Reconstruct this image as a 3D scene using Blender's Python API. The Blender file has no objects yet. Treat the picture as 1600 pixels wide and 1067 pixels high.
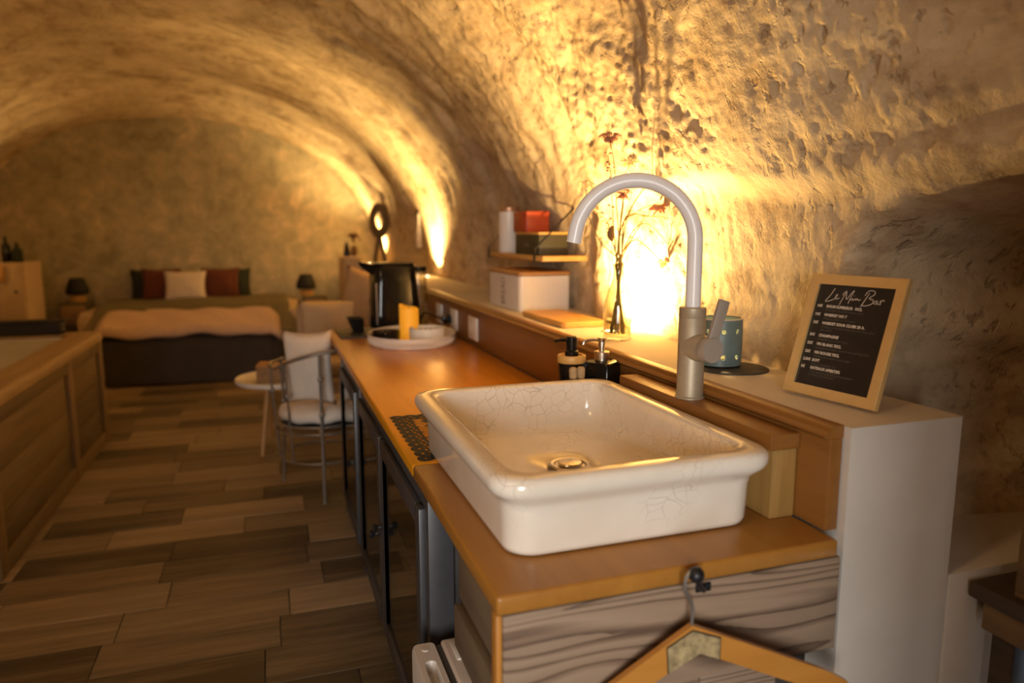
import bpy, bmesh, math, random
import numpy as np
from mathutils import Matrix, Vector

random.seed(7)
D = bpy.data
S = bpy.context.scene
COL = S.collection
R = math.radians

# ------------------------------------------------------------------ camera, world, lights, exposure
cam = D.cameras.new('camera')
cam.sensor_width = 36.0
cam.lens = 25.2
cam.clip_start = 0.02
cam.dof.use_dof = True
cam.dof.focus_distance = 1.85
cam.dof.aperture_fstop = 1.65
cam_o = D.objects.new('camera', cam)
cam_o.location = (0, 0, 1.48)
cam_o.rotation_euler = (R(90 - 8.55), 0, R(-18.8))
COL.objects.link(cam_o)
S.camera = cam_o

W = D.worlds.new('outdoor_light')
W.use_nodes = True
bg = W.node_tree.nodes['Background']
bg.inputs['Color'].default_value = (0.75, 0.85, 1.0, 1)
bg.inputs['Strength'].default_value = 0.5
S.world = W

S.view_settings.view_transform = 'Standard'
S.view_settings.look = 'None'
S.view_settings.exposure = 0.88
S.view_settings.gamma = 1.0
S.view_settings.use_curve_mapping = False
S.cycles.use_denoising = True
S.cycles.max_bounces = 10
S.cycles.diffuse_bounces = 5
S.cycles.glossy_bounces = 4
S.cycles.transmission_bounces = 8
S.cycles.transparent_max_bounces = 12
S.cycles.sample_clamp_indirect = 6.0
S.cycles.caustics_reflective = False
S.cycles.caustics_refractive = False

WARM = (1.0, 0.63, 0.225)
SOFTWARM = (1.0, 0.66, 0.34)


def add_light(name, kind, loc, energy, color, rot=(0, 0, 0), **kw):
    l = D.lights.new(name, kind)
    l.energy = energy
    l.color = color
    for k, v in kw.items():
        setattr(l, k, v)
    o = D.objects.new(name, l)
    o.location = loc
    o.rotation_euler = rot
    COL.objects.link(o)
    return o


def aim(o, target):
    d = Vector(target) - o.location
    o.rotation_euler = d.to_track_quat('-Z', 'Y').to_euler()


# daylight through the glazed door behind the camera
o = add_light('daylight', 'AREA', (-1.05, -2.5, 1.35), 15.5, (0.97, 0.93, 0.95), shape='RECTANGLE', size=1.1, size_y=1.7, spread=R(58))
aim(o, (0.45, 1.1, 0.80))

# uplights: recessed in the ledge (right) and in the bench along the left wall
LEDS_R = [(1.232, 2.45, 1.112, 23.0), (1.310, 6.17, 1.112, 30.0), (1.20, 8.98, 1.112, 34.0)]
LEDS_L = [(-2.96, 5.2, 1.112, 4.0), (-2.96, 7.7, 1.112, 8.0)]
for i, (x, y, z, e) in enumerate(LEDS_R):
    o = add_light('uplight_beam', 'SPOT', (x, y, z + 0.012), e * 5.2, WARM, spot_size=R(172 if i == 0 else 122), spot_blend=0.8 if i == 0 else 0.9, shadow_soft_size=0.014)
    aim(o, (x + (0.75 if i == 0 else 0.02), y - (0.2 if i == 0 else 0.0), z + 2))
for (x, y, z, e) in LEDS_L:
    o = add_light('uplight_beam', 'SPOT', (x, y, z + 0.012), e * 5.2, WARM, spot_size=R(128), spot_blend=0.9, shadow_soft_size=0.012)
    aim(o, (x - 0.02, y, z + 2))
# warm fill with no fixture, added to soften shadows on the right wall
add_light('warm_fill_light', 'POINT', (-1.2, 0.3, 2.72), 15.0, SOFTWARM, shadow_soft_size=0.15)


# ------------------------------------------------------------------ materials
def nt(name):
    m = D.materials.new(name)
    m.use_nodes = True
    t = m.node_tree
    return m, t, t.nodes['Principled BSDF']


def N(t, kind, **kw):
    n = t.nodes.new(kind)
    for k, v in kw.items():
        if k in n.inputs.keys():
            n.inputs[k].default_value = v
        else:
            setattr(n, k, v)
    return n


def ramp(t, stops):
    r = t.nodes.new('ShaderNodeValToRGB')
    e = r.color_ramp.elements
    while len(e) < len(stops):
        e.new(0.5)
    for i, (p, c) in enumerate(stops):
        e[i].position = p
        e[i].color = (*c, 1)
    return r


def noise(t, vec, scale, detail=5.0, rough=0.6, dist=0.0):
    n = t.nodes.new('ShaderNodeTexNoise')
    n.inputs['Scale'].default_value = scale
    n.inputs['Detail'].default_value = detail
    n.inputs['Roughness'].default_value = rough
    n.inputs['Distortion'].default_value = dist
    if vec is not None:
        t.links.new(vec, n.inputs['Vector'])
    return n.outputs['Fac']


def mapped(t, scale=(1, 1, 1), rot=(0, 0, 0), kind='Object'):
    tc = t.nodes.new('ShaderNodeTexCoord')
    mp = t.nodes.new('ShaderNodeMapping')
    mp.inputs['Scale'].default_value = scale
    mp.inputs['Rotation'].default_value = rot
    t.links.new(tc.outputs[kind], mp.inputs['Vector'])
    return mp.outputs['Vector']


def mix(t, fac, a, b, blend='MIX'):
    m = t.nodes.new('ShaderNodeMix')
    m.data_type = 'RGBA'
    m.blend_type = blend
    for sock, v in ((m.inputs[0], fac), (m.inputs[6], a), (m.inputs[7], b)):
        if hasattr(v, 'is_output'):
            t.links.new(v, sock)
        elif isinstance(v, tuple):
            sock.default_value = (*v, 1) if len(v) == 3 else v
        else:
            sock.default_value = v
    return m.outputs[2]


def math_n(t, op, a, b=None, c=None):
    m = t.nodes.new('ShaderNodeMath')
    m.operation = op
    for s, v in zip(m.inputs, (a, b, c)):
        if v is None:
            continue
        if hasattr(v, 'is_output'):
            t.links.new(v, s)
        else:
            s.default_value = v
    return m.outputs[0]


def bump(t, b, height, strength=0.3, dist=0.01):
    n = t.nodes.new('ShaderNodeBump')
    n.inputs['Strength'].default_value = strength
    n.inputs['Distance'].default_value = dist
    t.links.new(height, n.inputs['Height'])
    t.links.new(n.outputs['Normal'], b.inputs['Normal'])
    return n


def plain(name, col, rough=0.5, metal=0.0, var=0.08, scale=8.0, bmp=0.0, bscale=60.0, **kw):
    """principled material with a slight noise in its colour and, if asked, fine relief"""
    m, t, b = nt(name)
    v = mapped(t)
    f = noise(t, v, scale, 4)
    lo = tuple(c * (1 - var) for c in col)
    hi = tuple(min(1, c * (1 + var)) for c in col)
    r = ramp(t, [(0.3, lo), (0.7, hi)])
    t.links.new(f, r.inputs['Fac'])
    t.links.new(r.outputs['Color'], b.inputs['Base Color'])
    b.inputs['Roughness'].default_value = rough
    b.inputs['Metallic'].default_value = metal
    for k, x in kw.items():
        b.inputs[k].default_value = x
    if bmp:
        bump(t, b, noise(t, v, bscale, 3), bmp, 0.004)
    return m


def wood(name, dark, light, axis='X', rough=0.5, freq=14.0, bmp=0.15, contrast=(0.3, 0.7), per_object=False, coat=0.0):
    m, t, b = nt(name)
    k = 0.07
    sc = {'X': (k, 1, 1), 'Y': (1, k, 1), 'Z': (1, 1, k)}[axis]
    v = mapped(t, sc)
    if per_object:
        oi = t.nodes.new('ShaderNodeObjectInfo')
        add = t.nodes.new('ShaderNodeVectorMath')
        add.operation = 'ADD'
        cx = t.nodes.new('ShaderNodeCombineXYZ')
        mul = math_n(t, 'MULTIPLY', oi.outputs['Random'], 37.0)
        for i in range(3):
            t.links.new(mul, cx.inputs[i])
        t.links.new(v, add.inputs[0])
        t.links.new(cx.outputs[0], add.inputs[1])
        v = add.outputs[0]
    f1 = noise(t, v, freq, 6, 0.65, 0.6)
    f2 = noise(t, v, freq * 5, 4, 0.6)
    f = math_n(t, 'MULTIPLY_ADD', f2, 0.35, math_n(t, 'MULTIPLY', f1, 0.65))
    if per_object:
        off = math_n(t, 'MULTIPLY_ADD', oi.outputs['Random'], 0.42, -0.21)
        f = math_n(t, 'ADD', f, off)
    r = ramp(t, [(contrast[0], dark), (contrast[1], light)])
    t.links.new(f, r.inputs['Fac'])
    t.links.new(r.outputs['Color'], b.inputs['Base Color'])
    b.inputs['Roughness'].default_value = rough
    b.inputs['Coat Weight'].default_value = coat
    b.inputs['Coat Roughness'].default_value = 0.25
    if bmp:
        bump(t, b, f, bmp, 0.004)
    return m


def stone_mat():
    m, t, b = nt('limestone')
    v = mapped(t)
    vs = mapped(t, (1.0, 0.8, 1.5), (0.3, 0.2, 0.1))
    big = noise(t, vs, 1.4, 5, 0.62, 0.6)
    mid = noise(t, vs, 5.5, 6, 0.66, 0.4)
    fine = noise(t, v, 38, 5, 0.65)
    r = ramp(t, [(0.30, (0.22, 0.145, 0.08)), (0.43, (0.40, 0.295, 0.18)), (0.54, (0.60, 0.48, 0.32)), (0.72, (0.70, 0.58, 0.41))])
    f = math_n(t, 'MULTIPLY_ADD', mid, 0.5, math_n(t, 'MULTIPLY_ADD', big, 0.40, math_n(t, 'MULTIPLY', fine, 0.12)))
    t.links.new(f, r.inputs['Fac'])
    # pits in patches
    pr = ramp(t, [(0.57, (0, 0, 0)), (0.68, (1, 1, 1))])
    t.links.new(noise(t, v, 27, 3, 0.5, 0.3), pr.inputs['Fac'])
    patch = ramp(t, [(0.44, (0, 0, 0)), (0.60, (1, 1, 1))])
    t.links.new(noise(t, v, 1.9, 3, 0.6), patch.inputs['Fac'])
    pit = math_n(t, 'MULTIPLY', pr.outputs['Color'], patch.outputs['Color'])
    c = mix(t, math_n(t, 'MULTIPLY', pit, 0.55), r.outputs['Color'], (0.26, 0.165, 0.095))
    t.links.new(c, b.inputs['Base Color'])
    b.inputs['Roughness'].default_value = 0.92
    b.inputs['Specular IOR Level'].default_value = 0.2
    h = math_n(t, 'MULTIPLY_ADD', fine, 0.55, math_n(t, 'MULTIPLY', mid, 0.9))
    h = math_n(t, 'SUBTRACT', h, math_n(t, 'MULTIPLY', pit, 0.9))
    h = math_n(t, 'MULTIPLY_ADD', noise(t, v, 130, 3, 0.6), 0.22, h)
    bump(t, b, h, 0.5, 0.013)
    return m


def endwall_mat():
    m, t, b = nt('worn_grey_render')
    v = mapped(t)
    f = math_n(t, 'MULTIPLY_ADD', noise(t, v, 5.5, 6, 0.70, 0.5), 0.68, math_n(t, 'MULTIPLY', noise(t, v, 1.3, 3), 0.32))
    r = ramp(t, [(0.36, (0.27, 0.25, 0.17)), (0.48, (0.39, 0.355, 0.245)), (0.56, (0.47, 0.41, 0.28)), (0.66, (0.70, 0.58, 0.39))])
    t.links.new(f, r.inputs['Fac'])
    t.links.new(r.outputs['Color'], b.inputs['Base Color'])
    b.inputs['Roughness'].default_value = 0.85
    bump(t, b, noise(t, v, 20, 5), 0.3, 0.01)
    return m


def weathered_mat():
    """silvery softwood plank with dark cathedral grain along X"""
    m, t, b = nt('weathered_plank')
    v = mapped(t, (0.5, 1.0, 4.2), (0, R(5), 0))
    n1 = noise(t, v, 2.1, 1.6, 0.35, 0.5)
    saw = math_n(t, 'FRACT', math_n(t, 'MULTIPLY', n1, 15.0))
    v2 = mapped(t, (3, 60, 60))
    f2 = noise(t, v2, 3, 4)
    r = ramp(t, [(0.10, (0.25, 0.172, 0.112)), (0.60, (0.31, 0.218, 0.146)), (0.88, (0.15, 0.094, 0.058)), (0.97, (0.085, 0.05, 0.03)), (1.0, (0.24, 0.165, 0.11))])
    f = math_n(t, 'MULTIPLY_ADD', f2, 0.22, math_n(t, 'MULTIPLY', saw, 0.88))
    t.links.new(f, r.inputs['Fac'])
    t.links.new(r.outputs['Color'], b.inputs['Base Color'])
    b.inputs['Roughness'].default_value = 0.75
    bump(t, b, f, 0.35, 0.004)
    return m


def ceramic_mat():
    m, t, b = nt('crazed_ceramic')
    v = mapped(t)
    nz = t.nodes.new('ShaderNodeTexNoise')
    nz.inputs['Scale'].default_value = 9
    t.links.new(v, nz.inputs['Vector'])
    warp = t.nodes.new('ShaderNodeVectorMath')
    warp.operation = 'MULTIPLY_ADD'
    warp.inputs[1].default_value = (0.05, 0.05, 0.05)
    t.links.new(nz.outputs['Color'], warp.inputs[0])
    t.links.new(v, warp.inputs[2])
    vo = N(t, 'ShaderNodeTexVoronoi', Scale=34.0)
    vo.feature = 'DISTANCE_TO_EDGE'
    t.links.new(warp.outputs[0], vo.inputs['Vector'])
    line = ramp(t, [(0.0, (1, 1, 1)), (0.030, (0, 0, 0))])
    t.links.new(vo.outputs['Distance'], line.inputs['Fac'])
    msk = ramp(t, [(0.50, (0, 0, 0)), (0.62, (0.60, 0.60, 0.60))])
    t.links.new(noise(t, v, 4.2, 2), msk.inputs['Fac'])
    f = math_n(t, 'MULTIPLY', line.outputs['Color'], msk.outputs['Color'])
    base = ramp(t, [(0.35, (0.74, 0.67, 0.56)), (0.65, (0.82, 0.76, 0.66))])
    t.links.new(noise(t, v, 5, 3), base.inputs['Fac'])
    c = mix(t, f, base.outputs['Color'], (0.25, 0.17, 0.10))
    t.links.new(c, b.inputs['Base Color'])
    b.inputs['Roughness'].default_value = 0.16
    b.inputs['Coat Weight'].default_value = 0.4
    b.inputs['Coat Roughness'].default_value = 0.06
    return m


def glass_mat(name, tint=(1, 1, 1), refl=1.0, base_refl=0.0, power=5.0):
    """thin clear glass: clear through, mirror by angle"""
    m = D.materials.new(name)
    m.use_nodes = True
    t = m.node_tree
    t.nodes.clear()
    out = t.nodes.new('ShaderNodeOutputMaterial')
    tr = t.nodes.new('ShaderNodeBsdfTransparent')
    tr.inputs['Color'].default_value = (*tint, 1)
    gl = t.nodes.new('ShaderNodeBsdfGlossy')
    gl.inputs['Roughness'].default_value = 0.03
    fr = t.nodes.new('ShaderNodeLayerWeight')
    fr.inputs['Blend'].default_value = 0.5
    f = math_n(t, 'MULTIPLY_ADD', math_n(t, 'POWER', fr.outputs['Facing'], power), 0.90 * refl, 0.04 + base_refl)
    ms = t.nodes.new('ShaderNodeMixShader')
    t.links.new(f, ms.inputs[0])
    t.links.new(tr.outputs[0], ms.inputs[1])
    t.links.new(gl.outputs[0], ms.inputs[2])
    t.links.new(ms.outputs[0], out.inputs[0])
    return m


def emit(name, col, strength, base=None):
    m, t, b = nt(name)
    b.inputs['Base Color'].default_value = (*(base or col), 1)
    b.inputs['Emission Color'].default_value = (*col, 1)
    b.inputs['Emission Strength'].default_value = strength
    b.inputs['Roughness'].default_value = 0.6
    return m


M = {}
M['stone'] = stone_mat()
M['endwall'] = endwall_mat()
M['plaster'] = plain('white_plaster', (0.62, 0.56, 0.49), 0.8, 0, 0.06, 4, 0.15, 35)
M['grout'] = plain('dark_grout', (0.035, 0.026, 0.018), 0.9)
M['plank'] = wood('floor_plank', (0.060, 0.044, 0.024), (0.37, 0.275, 0.165), 'X', 0.42, 9.0, 0.12, (0.28, 0.76), True)
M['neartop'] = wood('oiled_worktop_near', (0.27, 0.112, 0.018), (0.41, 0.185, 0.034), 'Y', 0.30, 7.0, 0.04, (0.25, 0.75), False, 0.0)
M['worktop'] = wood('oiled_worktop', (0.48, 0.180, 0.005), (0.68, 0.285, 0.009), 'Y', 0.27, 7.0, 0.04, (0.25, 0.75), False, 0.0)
M['board'] = wood('oiled_board', (0.165, 0.062, 0.011), (0.29, 0.122, 0.024), 'Y', 0.40, 9.0, 0.06, (0.25, 0.75))
M['rough_pine'] = wood('rough_pine', (0.22, 0.115, 0.025), (0.42, 0.245, 0.07), 'Z', 0.6, 11.0, 0.15)
M['weathered'] = weathered_mat()
M['oldboard'] = wood('old_board', (0.10, 0.07, 0.04), (0.21, 0.15, 0.09), 'Y', 0.7, 12.0, 0.2)
M['tubboard'] = wood('spa_board', (0.060, 0.041, 0.020), (0.21, 0.145, 0.072), 'Y', 0.6, 8.0, 0.25, (0.3, 0.7), True)
M['tubframe'] = wood('spa_frame', (0.26, 0.165, 0.075), (0.46, 0.31, 0.15), 'Y', 0.55, 9.0, 0.2)
M['tubrail'] = wood('spa_rail', (0.10, 0.066, 0.032), (0.22, 0.148, 0.072), 'Y', 0.55, 9.0, 0.2)
M['tubpost'] = wood('spa_post', (0.13, 0.085, 0.040), (0.26, 0.17, 0.085), 'Z', 0.55, 9.0, 0.2)
M['darkwood'] = wood('dark_table_wood', (0.03, 0.018, 0.01), (0.09, 0.055, 0.028), 'Y', 0.5, 10, 0.2)
M['midwood'] = wood('brown_wood', (0.11, 0.065, 0.03), (0.24, 0.145, 0.065), 'Y', 0.55, 10, 0.2)
M['cutting'] = wood('cutting_board', (0.50, 0.26, 0.06), (0.68, 0.40, 0.12), 'Y', 0.45, 9, 0.05)
M['lidwood'] = wood('lid_wood', (0.36, 0.17, 0.05), (0.52, 0.28, 0.09), 'X', 0.45, 10, 0.05)
M['oakleg'] = wood('oak_leg', (0.42, 0.22, 0.07), (0.58, 0.34, 0.12), 'Z', 0.5, 10, 0.05)
M['hanger'] = wood('hanger_wood', (0.40, 0.165, 0.025), (0.55, 0.25, 0.05), 'X', 0.32, 7, 0.03, coat=0.3)
M['ceramic'] = ceramic_mat()
M['chrome'] = plain('brushed_steel', (0.62, 0.56, 0.48), 0.28, 1.0, 0.05, 40)
M['champagne'] = plain('champagne_metal', (0.40, 0.335, 0.235), 0.50, 0.45, 0.05, 60)
M['greige'] = plain('greige_lacquer', (0.36, 0.31, 0.26), 0.40, 0.25, 0.03, 30)
M['whitespout'] = plain('white_lacquer', (0.78, 0.76, 0.76), 0.28, 0, 0.02)
M['white'] = plain('white_enamel', (0.76, 0.72, 0.66), 0.35, 0, 0.03)
M['fridge'] = plain('fridge_white', (0.60, 0.55, 0.50), 0.35, 0, 0.03)
M['seal'] = plain('grey_gasket', (0.06, 0.055, 0.05), 0.7)
M['anthracite'] = plain('anthracite_paint', (0.043, 0.043, 0.048), 0.38, 0, 0.12, 12)
M['interior'] = plain('cabinet_interior', (0.05, 0.042, 0.035), 0.7)
M['black'] = plain('black_plastic', (0.008, 0.007, 0.006), 0.14, 0, 0.1, **{'Specular IOR Level': 0.35})
M['blackmatt'] = plain('matt_black', (0.008, 0.0075, 0.007), 0.7, 0, 0.15, 30)
M['slate'] = plain('slate', (0.030, 0.028, 0.025), 0.55, 0, 0.25, 14, 0.3, 30)
M['iron'] = plain('grey_iron', (0.30, 0.27, 0.24), 0.42, 0.8, 0.15, 30)
M['blackiron'] = plain('black_iron', (0.02, 0.02, 0.022), 0.40, 0.4, 0.1, 40)
M['brass'] = plain('brass_plate', (0.46, 0.36, 0.19), 0.45, 0.3, 0.40, 70, 0.4, 70)
M['gold'] = plain('gold_frame', (0.74, 0.50, 0.20), 0.42, 0.35, 0.06, 20)
M['card'] = plain('black_card', (0.022, 0.018, 0.015), 0.30, 0, 0.1)
M['ink'] = plain('white_ink', (0.60, 0.54, 0.46), 0.6, 0, 0.02)
M['inkdim'] = plain('grey_ink', (0.105, 0.085, 0.068), 0.6, 0, 0.02)
M['printgrey'] = plain('grey_print', (0.23, 0.19, 0.15), 0.6, 0, 0.02)
M['teal'] = plain('teal_stoneware', (0.12, 0.165, 0.155), 0.42, 0, 0.12, 16, 0.05, 50)
M['cream'] = plain('cream_glaze', (0.62, 0.52, 0.40), 0.5)
M['wax'] = emit('lit_wax', (1.0, 0.36, 0.01), 0.22, (0.72, 0.36, 0.04))
M['bottle'] = glass_mat('clear_bottle', (0.90, 0.89, 0.82), 1.1, 0.02, 2.6)
M['pane'] = glass_mat('clear_pane', (0.85, 0.85, 0.82), 1.15, 0.0)
M['water'] = plain('spa_water', (0.78, 0.77, 0.70), 0.12, 0, 0.05, 3, 0.06, 9)
M['spa'] = plain('spa_shell', (0.55, 0.52, 0.45), 0.3)
M['linen'] = plain('white_linen', (0.68, 0.60, 0.52), 0.9, 0, 0.06, 14, 0.25, 40)
M['beige'] = plain('beige_linen', (0.52, 0.39, 0.25), 0.9, 0, 0.06, 14, 0.25, 40)
M['tan'] = plain('tan_fabric', (0.38, 0.24, 0.12), 0.9, 0, 0.08, 14, 0.2, 40)
M['pink'] = plain('blush_throw', (0.56, 0.40, 0.30), 0.95, 0, 0.08, 18, 0.5, 30)
M['rust'] = plain('rust_velvet', (0.12, 0.030, 0.014), 0.9, 0, 0.15, 12, 0.2, 50)
M['green'] = plain('forest_velvet', (0.020, 0.028, 0.014), 0.9, 0, 0.15, 12, 0.2, 50)
M['olive'] = plain('olive_blanket', (0.135, 0.115, 0.065), 0.95, 0, 0.12, 9, 0.5, 24)
M['skirt'] = plain('charcoal_bedcover', (0.045, 0.038, 0.034), 0.9, 0, 0.12, 8, 0.3, 22)
M['red'] = plain('red_box', (0.40, 0.055, 0.018), 0.35, 0, 0.1)
M['greybox'] = plain('grey_box', (0.055, 0.046, 0.022), 0.6, 0, 0.06)
M['rose'] = plain('copper_lid', (0.55, 0.30, 0.17), 0.35, 0.5, 0.05)
M['wicker'] = plain('wicker', (0.30, 0.17, 0.07), 0.7, 0, 0.35, 60, 0.8, 60)
M['cork'] = plain('cork', (0.45, 0.31, 0.16), 0.85, 0, 0.25, 60, 0.4, 80)
M['stem'] = plain('dry_stem', (0.24, 0.17, 0.05), 0.8, 0, 0.2)
M['petal'] = plain('dusty_pink_petal', (0.36, 0.16, 0.10), 0.85, 0, 0.2, 60)
M['pale'] = plain('pale_floret', (0.68, 0.55, 0.30), 0.85, 0, 0.15, 60)
M['pod'] = plain('brown_leaf', (0.15, 0.075, 0.02), 0.7, 0, 0.25, 60)
M['ledglow'] = emit('led_lens', (1.0, 0.80, 0.48), 14.0)
M['flame'] = emit('tealight_flame', (1.0, 0.62, 0.22), 2.6)
M['mirror'] = plain('mirror_glass', (0.85, 0.80, 0.70), 0.05, 1.0, 0.01)
M['gravel'] = plain('dark_pebbles', (0.07, 0.05, 0.04), 0.4, 0, 0.5, 90, 0.8, 90)
M['doorframe'] = plain('painted_door', (0.30, 0.28, 0.25), 0.5)


# ------------------------------------------------------------------ mesh helpers
def finish(name, bm, mat, parent=None, smooth=35, loc=None):
    bmesh.ops.remove_doubles(bm, verts=bm.verts, dist=1e-6)
    bmesh.ops.recalc_face_normals(bm, faces=bm.faces)
    me = D.meshes.new(name)
    bm.to_mesh(me)
    bm.free()
    return link(name, me, mat, parent, smooth, loc)


def link(name, me, mat, parent=None, smooth=35, loc=None):
    me.materials.clear()
    me.materials.append(M[mat] if isinstance(mat, str) else mat)
    if smooth is not None:
        me.polygons.foreach_set('use_smooth', [True] * len(me.polygons))
        if smooth < 180:
            me.set_sharp_from_angle(angle=R(smooth))
    o = D.objects.new(name, me)
    COL.objects.link(o)
    if parent is not None:
        o.parent = parent
    if loc is not None:
        o.location = loc
    return o


def tag(o, label, cat, group=None):
    o['label'] = label
    o['category'] = cat
    if group:
        o['group'] = group
    return o


def thing(name, label, cat, loc=(0, 0, 0), rz=0.0, group=None, rot=None):
    o = D.objects.new(name, None)
    o.empty_display_size = 0.05
    COL.objects.link(o)
    o.location = loc
    o.rotation_euler = rot if rot else (0, 0, rz)
    return tag(o, label, cat, group)


def struct(o, label=None):
    o['kind'] = 'structure'
    if label:
        o['label'] = label
    return o


def B():
    return bmesh.new()


def box(bm, x0, x1, y0, y1, z0, z1, bev=0.0, seg=2, mat=None):
    c = ((x0 + x1) / 2, (y0 + y1) / 2, (z0 + z1) / 2)
    r = bmesh.ops.create_cube(bm, size=1.0, matrix=Matrix.Translation(c) @ Matrix.Diagonal((abs(x1 - x0), abs(y1 - y0), abs(z1 - z0), 1)))
    vs = r['verts']
    if bev:
        es = list({e for v in vs for e in v.link_edges})
        g = bmesh.ops.bevel(bm, geom=es, offset=bev, segments=seg, profile=0.5, affect='EDGES')
        vs = list({v for f in g['faces'] for v in f.verts} | {v for v in vs if v.is_valid})
    if mat is not None:
        bmesh.ops.transform(bm, matrix=mat, verts=[v for v in vs if v.is_valid])
    return bm


def loft(bm, rings, cap0=True, cap1=True, closed=True):
    vr = [[bm.verts.new(p) for p in ring] for ring in rings]
    n = len(vr[0])
    for a, b in zip(vr, vr[1:]):
        for i in range(n if closed else n - 1):
            j = (i + 1) % n
            bm.faces.new((a[i], a[j], b[j], b[i]))
    if cap0:
        bm.faces.new(vr[0][::-1])
    if cap1:
        bm.faces.new(vr[-1])
    return bm


def lathe(bm, prof, n=32, c=(0, 0, 0), mat=None, cap0=True, cap1=True):
    rings = []
    for r, z in prof:
        ring = [Vector((c[0] + r * math.cos(2 * math.pi * i / n), c[1] + r * math.sin(2 * math.pi * i / n), c[2] + z)) for i in range(n)]
        if mat is not None:
            ring = [mat @ p for p in ring]
        rings.append(ring)
    return loft(bm, rings, cap0, cap1)


def rrect(hx, hy, r, z, cx=0, cy=0, k=6):
    pts = []
    r = min(r, hx, hy)
    for (sx, sy, a0) in ((1, 1, 0), (-1, 1, 90), (-1, -1, 180), (1, -1, 270)):
        for i in range(k + 1):
            a = R(a0 + 90 * i / k)
            pts.append(Vector((cx + sx * (hx - r) + r * math.cos(a), cy + sy * (hy - r) + r * math.sin(a), z)))
    return pts


def tube(bm, pts, r, n=8, caps=True):
    pts = [Vector(p) for p in pts]
    rs = r if isinstance(r, (list, tuple)) else [r] * len(pts)
    rings = []
    up = None
    for i, p in enumerate(pts):
        a = pts[max(i - 1, 0)]
        b = pts[min(i + 1, len(pts) - 1)]
        d = (b - a).normalized()
        if up is None:
            up = Vector((0, 0, 1)) if abs(d.z) < 0.9 else Vector((1, 0, 0))
        s = d.cross(up)
        if s.length < 1e-5:
            s = d.orthogonal()
        s.normalize()
        up = s.cross(d).normalized()
        rings.append([p + rs[i] * (s * math.cos(2 * math.pi * k / n) + up * math.sin(2 * math.pi * k / n)) for k in range(n)])
    return loft(bm, rings, caps, caps)


def smooth_path(pts, k=6):
    """Catmull-Rom through the points"""
    P = [Vector(p) for p in pts]
    P = [2 * P[0] - P[1]] + P + [2 * P[-1] - P[-2]]
    out = []
    for i in range(1, len(P) - 2):
        for j in range(k):
            u = j / k
            a, b, c, d = P[i - 1:i + 3]
            out.append(0.5 * ((2 * b) + (c - a) * u + (2 * a - 5 * b + 4 * c - d) * u * u + (3 * b - a - 3 * c + d) * u ** 3))
    out.append(P[-2])
    return out


def prism(bm, poly, depth, mat=None):
    """poly in XY extruded to z = depth"""
    a = [Vector((x, y, 0)) for x, y in poly]
    b = [Vector((x, y, depth)) for x, y in poly]
    if mat is not None:
        a = [mat @ p for p in a]
        b = [mat @ p for p in b]
    return loft(bm, [a, b])


def cushion(bm, w, h, t, mat=None, n=14, pinch=0.10):
    """square cushion lying in XZ: width w, height h, thickness t along Y, drawn-in sides and pointed corners"""
    front, back = [], []
    for s, store in ((-1, front), (1, back)):
        for j in range(n + 1):
            row = []
            for i in range(n + 1):
                u, v = 2 * i / n - 1, 2 * j / n - 1
                px = u * (1 - pinch * (1 - abs(u) ** 2 * 0 - v * v) * abs(u))
                pz = v * (1 - pinch * (1 - u * u) * abs(v))
                th = (max(0, (1 - u * u) * (1 - v * v))) ** 0.42
                th *= 1 + 0.07 * math.sin(5 * u + 3 * v)
                p = Vector((px * w / 2, s * th * t / 2, pz * h / 2))
                row.append(bm.verts.new(mat @ p if mat is not None else p))
            store.append(row)
    for store in (front, back):
        for j in range(n):
            for i in range(n):
                bm.faces.new((store[j][i], store[j][i + 1], store[j + 1][i + 1], store[j + 1][i]))
    return bm


def ball(bm, c, r, sz=(1, 1, 1), u=10, v=7):
    bmesh.ops.create_uvsphere(bm, u_segments=u, v_segments=v, radius=r, matrix=Matrix.Translation(c) @ Matrix.Diagonal((*sz, 1)))
    return bm


def T(x, y, z):
    return Matrix.Translation((x, y, z))


def Rm(a, ax):
    return Matrix.Rotation(R(a), 4, ax)


def text_mesh(s, size, align='LEFT', bold=0.0):
    cu = D.curves.new('lettering', 'FONT')
    cu.body = s
    cu.size = size
    cu.align_x = align
    cu.extrude = 0.0
    cu.offset = bold
    cu.resolution_u = 2
    o = D.objects.new('lettering', cu)
    COL.objects.link(o)
    dg = bpy.context.evaluated_depsgraph_get()
    me = D.meshes.new_from_object(o.evaluated_get(dg))
    D.objects.remove(o)
    D.curves.remove(cu)
    return me


# ------------------------------------------------------------------ the vault
def hash3(ix, iy, iz, seed):
    h = (ix * 374761393 + iy * 668265263 + iz * 2147483647 + seed * 1274126177) & 0xFFFFFFFF
    h = ((h ^ (h >> 13)) * 1274126177) & 0xFFFFFFFF
    h = (h ^ (h >> 16)) & 0xFFFFFFFF
    h = ((h * 2246822519) & 0xFFFFFFFF)
    h = h ^ (h >> 15)
    return (h & 0xFFFFFF).astype(np.float64) / 0xFFFFFF


def vnoise(p, seed=0):
    i = np.floor(p).astype(np.int64)
    f = p - i
    u = f * f * f * (f * (f * 6 - 15) + 10)
    out = 0
    for dx in (0, 1):
        for dy in (0, 1):
            for dz in (0, 1):
                w = (u[..., 0] if dx else 1 - u[..., 0]) * (u[..., 1] if dy else 1 - u[..., 1]) * (u[..., 2] if dz else 1 - u[..., 2])
                out = out + w * hash3(i[..., 0] + dx, i[..., 1] + dy, i[..., 2] + dz, seed)
    return out * 2 - 1


def fbm(p, octv, seed=0, gain=0.5):
    o, a, f = 0, 1.0, 1.0
    for k in range(octv):
        o = o + a * vnoise(p * f, seed + k)
        a *= gain
        f *= 2.03
    return o


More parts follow.
